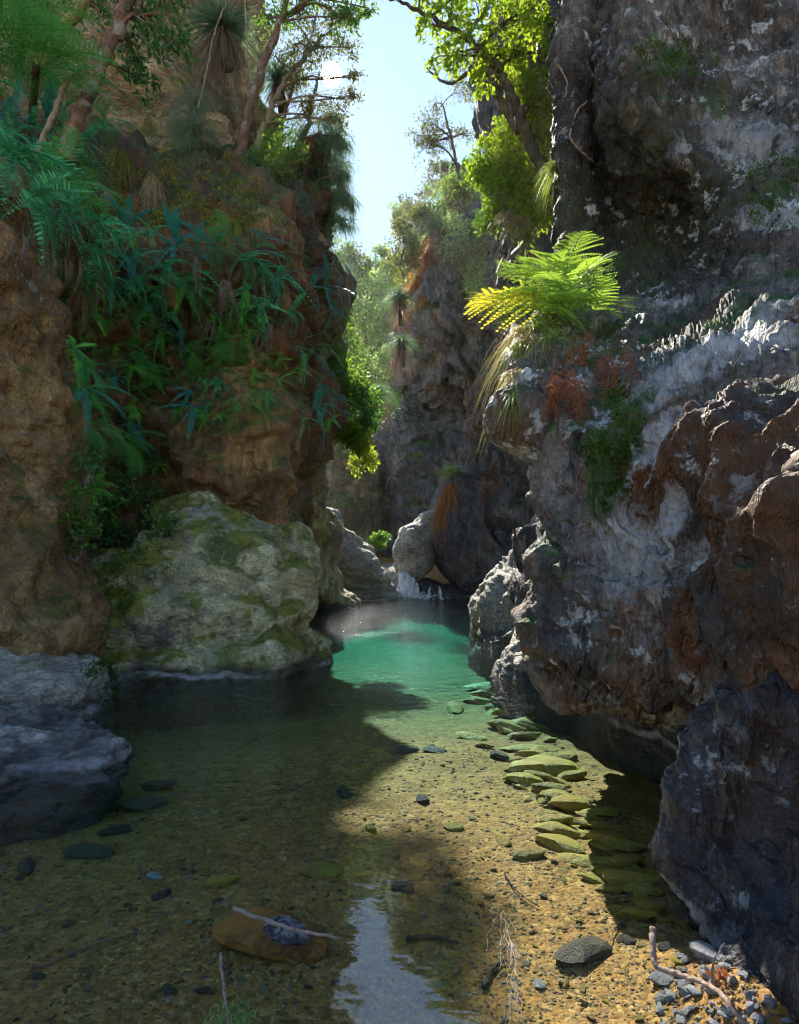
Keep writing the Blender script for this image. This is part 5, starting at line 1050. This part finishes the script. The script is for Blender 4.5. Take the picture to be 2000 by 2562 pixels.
# gravel: thousands of tiny stones
mb = MB(); N = 16000
pxs = rng.uniform(-120, 1900, N); pys = 1830+760*rng.random(N)**0.75
D = np.stack([(pxs-1000)/F, np.ones(N), (HZ-pys)/F], -1); tY = H*F/(pys-HZ)
for _ in range(6): tY = np.clip((H-bedz(D[:, 0]*tY, tY))*F/(pys-HZ), 1.2, 14)
C = D*tY[:, None]+np.array([0, 0, H]); keep = (C[:, 1] > 1.4)
C = C[keep]; n = len(C); r = (2.0+5.0*rng.random(n)**3.5)/F*C[:, 1]*1.0
I0, F0 = ico(1); b0_ = np.array([v for v in I0])
import bmesh as _bm
k12, f20 = ico(1)
bm_ = _bm.new(); _bm.ops.create_icosphere(bm_, subdivisions=1, radius=1.0); k12 = np.array([v.co[:] for v in bm_.verts]); f20 = np.array([[v.index for v in f.verts] for f in bm_.faces]); bm_.free()
sc3 = r[:, None]*np.stack([rng.uniform(0.8, 1.5, n), rng.uniform(0.7, 1.1, n), rng.uniform(0.4, 0.75, n)], -1)
an = rng.uniform(0, 6.28, n); V = k12[None]*(1+0.18*rng.normal(size=(n, len(k12), 1)))*sc3[:, None, :]
x_ = V[..., 0]*np.cos(an)[:, None]-V[..., 1]*np.sin(an)[:, None]; y_ = V[..., 0]*np.sin(an)[:, None]+V[..., 1]*np.cos(an)[:, None]
V = np.stack([x_, y_, V[..., 2]], -1)+C[:, None, :]
mb.add(V.reshape(-1, 3), None, (f20[None]+np.arange(n)[:, None, None]*len(k12)).reshape(-1, 3))
tag(mb.build('gravel', M['gravel']), 'fine mixed gravel strewn over the stream bed', kind='stuff')
# sticks
def stick(path, rad, mat, label, name='stick', twigs=(), wob=0.002, cat='stick'):
    P = np.array([q if len(q) == 3 and abs(q[0]) < 12 else W(*q) for q in path], float)
    root = empty(name, P[0], label, cat); n = 6*len(P); C = cr(P, n); C[1:-1] += rng.normal(size=(n-2, 3))*wob
    mb = MB(); mb.tube(C, np.linspace(rad, rad*0.55, n)*(1+0.05*rng.normal(size=n)), 7); part(mb, 'stem', mat, root)
    for tw in twigs:
        T = np.array([W(*q) for q in tw]); n = 10; c2 = cr(T, n); mb = MB(); mb.tube(c2, np.linspace(rad*0.6, rad*0.2, n), 6); part(mb, 'twig', mat, root)
    return root
def wy(py, z=0.0): return (H-z)*F/(py-HZ)          # distance at which a photo row meets height z
def wp(px, py, z=0.0): return tuple(W(px, py, wy(py, z)))
def bp(px, py, up=0.015): q = bed_at(px, py); return (q[0], q[1], q[2]+up)
stick([wp(585, 2272, 0.05), wp(660, 2300, 0.045), wp(740, 2325, 0.04), wp(850, 2348, 0.01)], 0.011, M['palestick'], 'pinkish stick lying across the half sunk rust stone')
stick([bp(75, 2432), bp(150, 2405), bp(220, 2375), bp(340, 2340)], 0.009, M['stick'], 'brown stick lying on the shaded gravel')
stick([wp(552, 2385, 0.05), wp(556, 2430, 0.04), wp(562, 2490, 0.03), wp(574, 2570, 0.02)], 0.007, M['palestick'], 'short bleached stick poking up below the rust stone')
stick([wp(1634, 2322, 0.16), wp(1636, 2370, 0.12), wp(1645, 2418, 0.08), wp(1720, 2445, 0.10), wp(1790, 2475, 0.14), wp(1830, 2520, 0.18), wp(1880, 2580, 0.20)], 0.013, M['palestick'], 'long bent pale branch lying over the pebble bank', twigs=[[(1788, 2475, 2.2), (1782, 2430, 2.18), (1792, 2388, 2.15)]], cat='branch')
stick([bp(1262, 2188), bp(1285, 2225), bp(1310, 2250), bp(1350, 2275)], 0.005, M['darkstick'], 'thin dark twig curving over the sunny gravel')
stick([bp(1592, 2262), bp(1575, 2295), bp(1540, 2330), bp(1525, 2370)], 0.005, M['stick'], 'thin reddish twig lying left of the bent pale branch')
stick([bp(1020, 2360), bp(1070, 2352), bp(1145, 2368)], 0.014, M['darkstick'], 'short dark waterlogged stick beside the sky reflection')
stick([bp(1210, 2480), bp(1235, 2430), bp(1265, 2410)], 0.012, M['darkstick'], 'dark snag lying against the pale fibre strand')
stick([bp(0, 2190), bp(20, 2160), bp(40, 2130)], 0.005, M['palestick'], 'pale twig at the left picture edge')
# dry leaves on the branch
mb = MB(); c = W(1805, 2445, 2.2); k = 14; cards(mb, c+rng.normal(size=(k, 3))*0.012, rng.normal(size=(k, 3))+[0, 0, 0.4], 0.05*rng.uniform(0.6, 1.2, k), 0.02, fold=0.4)
tag(mb.build('dry_leaves', M['deadfern']), 'curled brown dry leaves caught on the bent branch', 'leaves')
# pale fibre strand
mb = MB()
for k in range(34):
    y0 = rng.uniform(2270, 2520); ln = rng.uniform(25, 90); ys = np.linspace(y0, y0+ln, 9)
    xs = 1278+10*np.sin(ys*0.013)+rng.normal()*9+np.cumsum(rng.normal(size=9))*4.0
    P = np.array([W(a, b, wy(b, 0.012)) for a, b in zip(xs, ys)]); mb.tube(P, np.full(9, 0.0007), 4, cap=False)
tag(mb.build('fibre_strand', M['scum']), 'pale stringy strand of fibres floating in the shallows', 'debris')
mb = MB(); n = 260; c = np.array(wp(590, 2545, 0.02)); blades(mb, c+rng.normal(size=(n, 3))*[0.05, 0.03, 0.008], rng.normal(size=(n, 3))+[0, 0, 0.5], 0.05, 0.004, 0.6, 3)
tag(mb.build('lichen_tuft', M['paleshrub']), 'pale green lichen tuft at the foot of the bleached stick', 'lichen')
# ------------------------------------------------------------------ waterfall
t = NT('falling_white_water'); nz_ = t.noise(t.mapping(t.pos(), scale=(3, 1, 0.25)), 6, 4, 0.65)
df = t.n('BsdfPrincipled'); df.inputs['Base Color'].default_value = (0.85, 0.9, 0.93, 1); df.inputs['Roughness'].default_value = 0.25
tn_ = t.n('BsdfTranslucent'); tn_.inputs['Color'].default_value = (0.85, 0.9, 0.95, 1); m1 = t.n('MixShader'); m1.inputs[0].default_value = 0.5; t.l(df.outputs[0], m1.inputs[1]); t.l(tn_.outputs[0], m1.inputs[2])
tp_ = t.n('BsdfTransparent'); m2 = t.n('MixShader'); t.l(t.ramp(nz_, [(0.38, 0.75), (0.6, 0.05)]), m2.inputs[0]); t.l(m1.outputs[0], m2.inputs[1]); t.l(tp_.outputs[0], m2.inputs[2]); t.l(m2.outputs[0], t.out.inputs['Surface'])
M['fall'] = t.m
root = empty('waterfall', W(1012, 1496, 31.6), 'small white waterfall dropping into the far end of the pool', 'waterfall')
for (x0, x1, y0, wdt, Y0) in ((1002, 1008, 1436, 0.30, 31.9), (1012, 1014, 1440, 0.34, 31.8), (1022, 1022, 1444, 0.28, 31.7), (1032, 1034, 1450, 0.18, 31.6), (1042, 1044, 1458, 0.10, 31.5), (1078, 1072, 1464, 0.05, 31.2), (1098, 1104, 1466, 0.06, 31.2)):
    nn_ = 14; tt = np.linspace(0, 1, nn_); top = W(x0, y0, Y0); bot = W(x1, 1500, Y0-0.7); bot[2] = 0.0
    P = top[None]*(1-tt)[:, None]+bot[None]*tt[:, None]; P[:, 2] = top[2]+(bot[2]-top[2])*tt**1.6
    mb = MB(); mb.tube(P, wdt*(0.55+0.35*np.sin(tt*5+x0)+0.5*tt), 8, cap=False); part(mb, 'stream', M['fall'], root)
mb = MB(); n = 420; c = W(1014, 1496, 31.2); q = c+np.stack([rng.normal(size=n)*0.8, rng.normal(size=n)*0.5, np.abs(rng.normal(size=n))*0.10-0.02], -1); q[:, 2] = np.maximum(0.0, 0.02+np.abs(rng.normal(size=n))*0.10)
for a_ in q: mb.add(k12*rng.uniform(0.03, 0.11)*np.array([1.4, 1.2, 0.6])+a_, None, f20)
f_ = part(mb, 'foam', M['fall'], root); f_['kind'] = 'stuff'
# ------------------------------------------------------------------ moss cushions and hanging roots
def moss(box, n, label, size=0.035, mat='mossclump', thr=-0.05):
    pts = []; nr = []
    for _ in range(n):
        px, py = random.uniform(box[0], box[2]), random.uniform(box[1], box[3])
        if pn(np.array([[px*0.022, py*0.022, box[0]*0.1]]))[0] < thr: continue
        ex = ((px-(box[0]+box[2])/2)/((box[2]-box[0])/2))**2+((py-(box[1]+box[3])/2)/((box[3]-box[1])/2))**2
        if ex > 1: continue
        l, nn = hit(px, py); pts.append(l); nr.append(nn)
    if not pts: return
    C = np.array([q[:] for q in pts]); Nn = np.array([q[:] for q in nr])
    C = np.repeat(C, 3, 0)+rng.normal(size=(len(C)*3, 3))*size*0.6; Nn = np.repeat(Nn, 3, 0)
    mb = MB(); cards(mb, C-Nn*0.005, Nn+rng.normal(size=Nn.shape)*0.7+[0, 0, 0.15], size*rng.uniform(0.6, 1.4, len(C)), size*0.5)
    tag(mb.build('moss', M[mat]), label, kind='stuff')
moss((1465, 950, 1600, 1290), 1500, 'bright moss strip running down the overhang below the bracken', 0.03)
moss((250, 1370, 450, 1450), 700, 'moss cushion on the shoulder of the great boulder', 0.035)
moss((245, 1465, 340, 1530), 400, 'round moss pad low on the great boulder', 0.035)
moss((1560, 95, 1800, 200), 600, 'dark moss sheet on the top of the overhang', 0.045)
moss((1860, 380, 2010, 580), 700, 'dark moss sheet on the sloping flank of the overhang', 0.04)
moss((215, 330, 480, 600), 1500, 'olive moss drapery covering the ochre cliff above the ledge', 0.075, 'mosshang')
moss((470, 380, 660, 580), 900, 'olive moss drapery beside the slim reddish trunk', 0.075, 'mosshang')
moss((180, 700, 460, 900), 800, 'moss between the ferns of the curtain', 0.05, 'mosshang')
moss((440, 930, 720, 1060), 900, 'yellow-green moss on the brow of the tan column', 0.04, 'mosshang')
moss((400, 820, 620, 960), 700, 'mossy drapery on the wet wall', 0.04, 'mosshang')
moss((215, 1650, 295, 1760), 500, 'moss hanging over the water beside the great boulder', 0.04)
moss((150, 1170, 430, 1430), 900, 'moss covering the wet nook', 0.04)
def vine(pts, r, mat, label, Y=None):
    P = []
    for px, py in pts:
        if Y: P.append(W(px, py, Y))
        else: l, nn = hit(px, py); P.append(np.array(l)+np.array(nn)*0.08)
    P = np.array(P); c = cr(P, 6*len(P)); c += rng.normal(size=c.shape)*0.008
    mb = MB(); mb.tube(c, np.full(len(c), r), 5); o = mb.build('hanging_root', mat); tag(o, label, 'root', 'hanging roots')
vine([(1458, 258), (1432, 300), (1428, 350), (1450, 385), (1475, 410)], 0.016, M['palestick'], 'pale sunlit root looping over the overhang edge')
vine([(1400, 170), (1415, 215), (1420, 245)], 0.014, M['palestick'], 'short pale root on the high overhang edge')
vine([(455, 800), (452, 880), (448, 960)], 0.006, M['stick'], 'thin root hanging down the wet wall')
vine([(500, 820), (504, 900), (500, 985)], 0.005, M['stick'], 'finest root hanging beside the thin root')
vine([(495, 275), (515, 190), (535, 90), (560, 20)], 0.022, M['barkpale'], 'thin pale liana crossing the ochre cliff', 14.5)
vine([(628, 215), (618, 100), (612, 0)], 0.02, M['barkpale'], 'thin liana beside the slim tree', 15.0)
# ------------------------------------------------------------------ thin sunlit air
t = NT('thin_haze'); pv = t.n('VolumePrincipled'); pv.inputs['Color'].default_value = (0.80, 0.88, 1.0, 1)
pv.inputs['Density'].default_value = 0.0001; pv.inputs['Anisotropy'].default_value = 0.65
t.l(pv.outputs[0], t.out.inputs['Volume'])
hx = np.array([[x, y, z] for z in (-5.0, 46.0) for y in (-70, 230) for x in (-160, 160)], float)
me = mesh_np('haze', hx, np.array([[0, 2, 3, 1], [4, 5, 7, 6], [0, 1, 5, 4], [2, 6, 7, 3], [0, 4, 6, 2], [1, 3, 7, 5]]), t.m, smooth=False)
haze = tag(link('haze', me), 'thin bluish sunlit haze filling the gorge', kind='stuff')
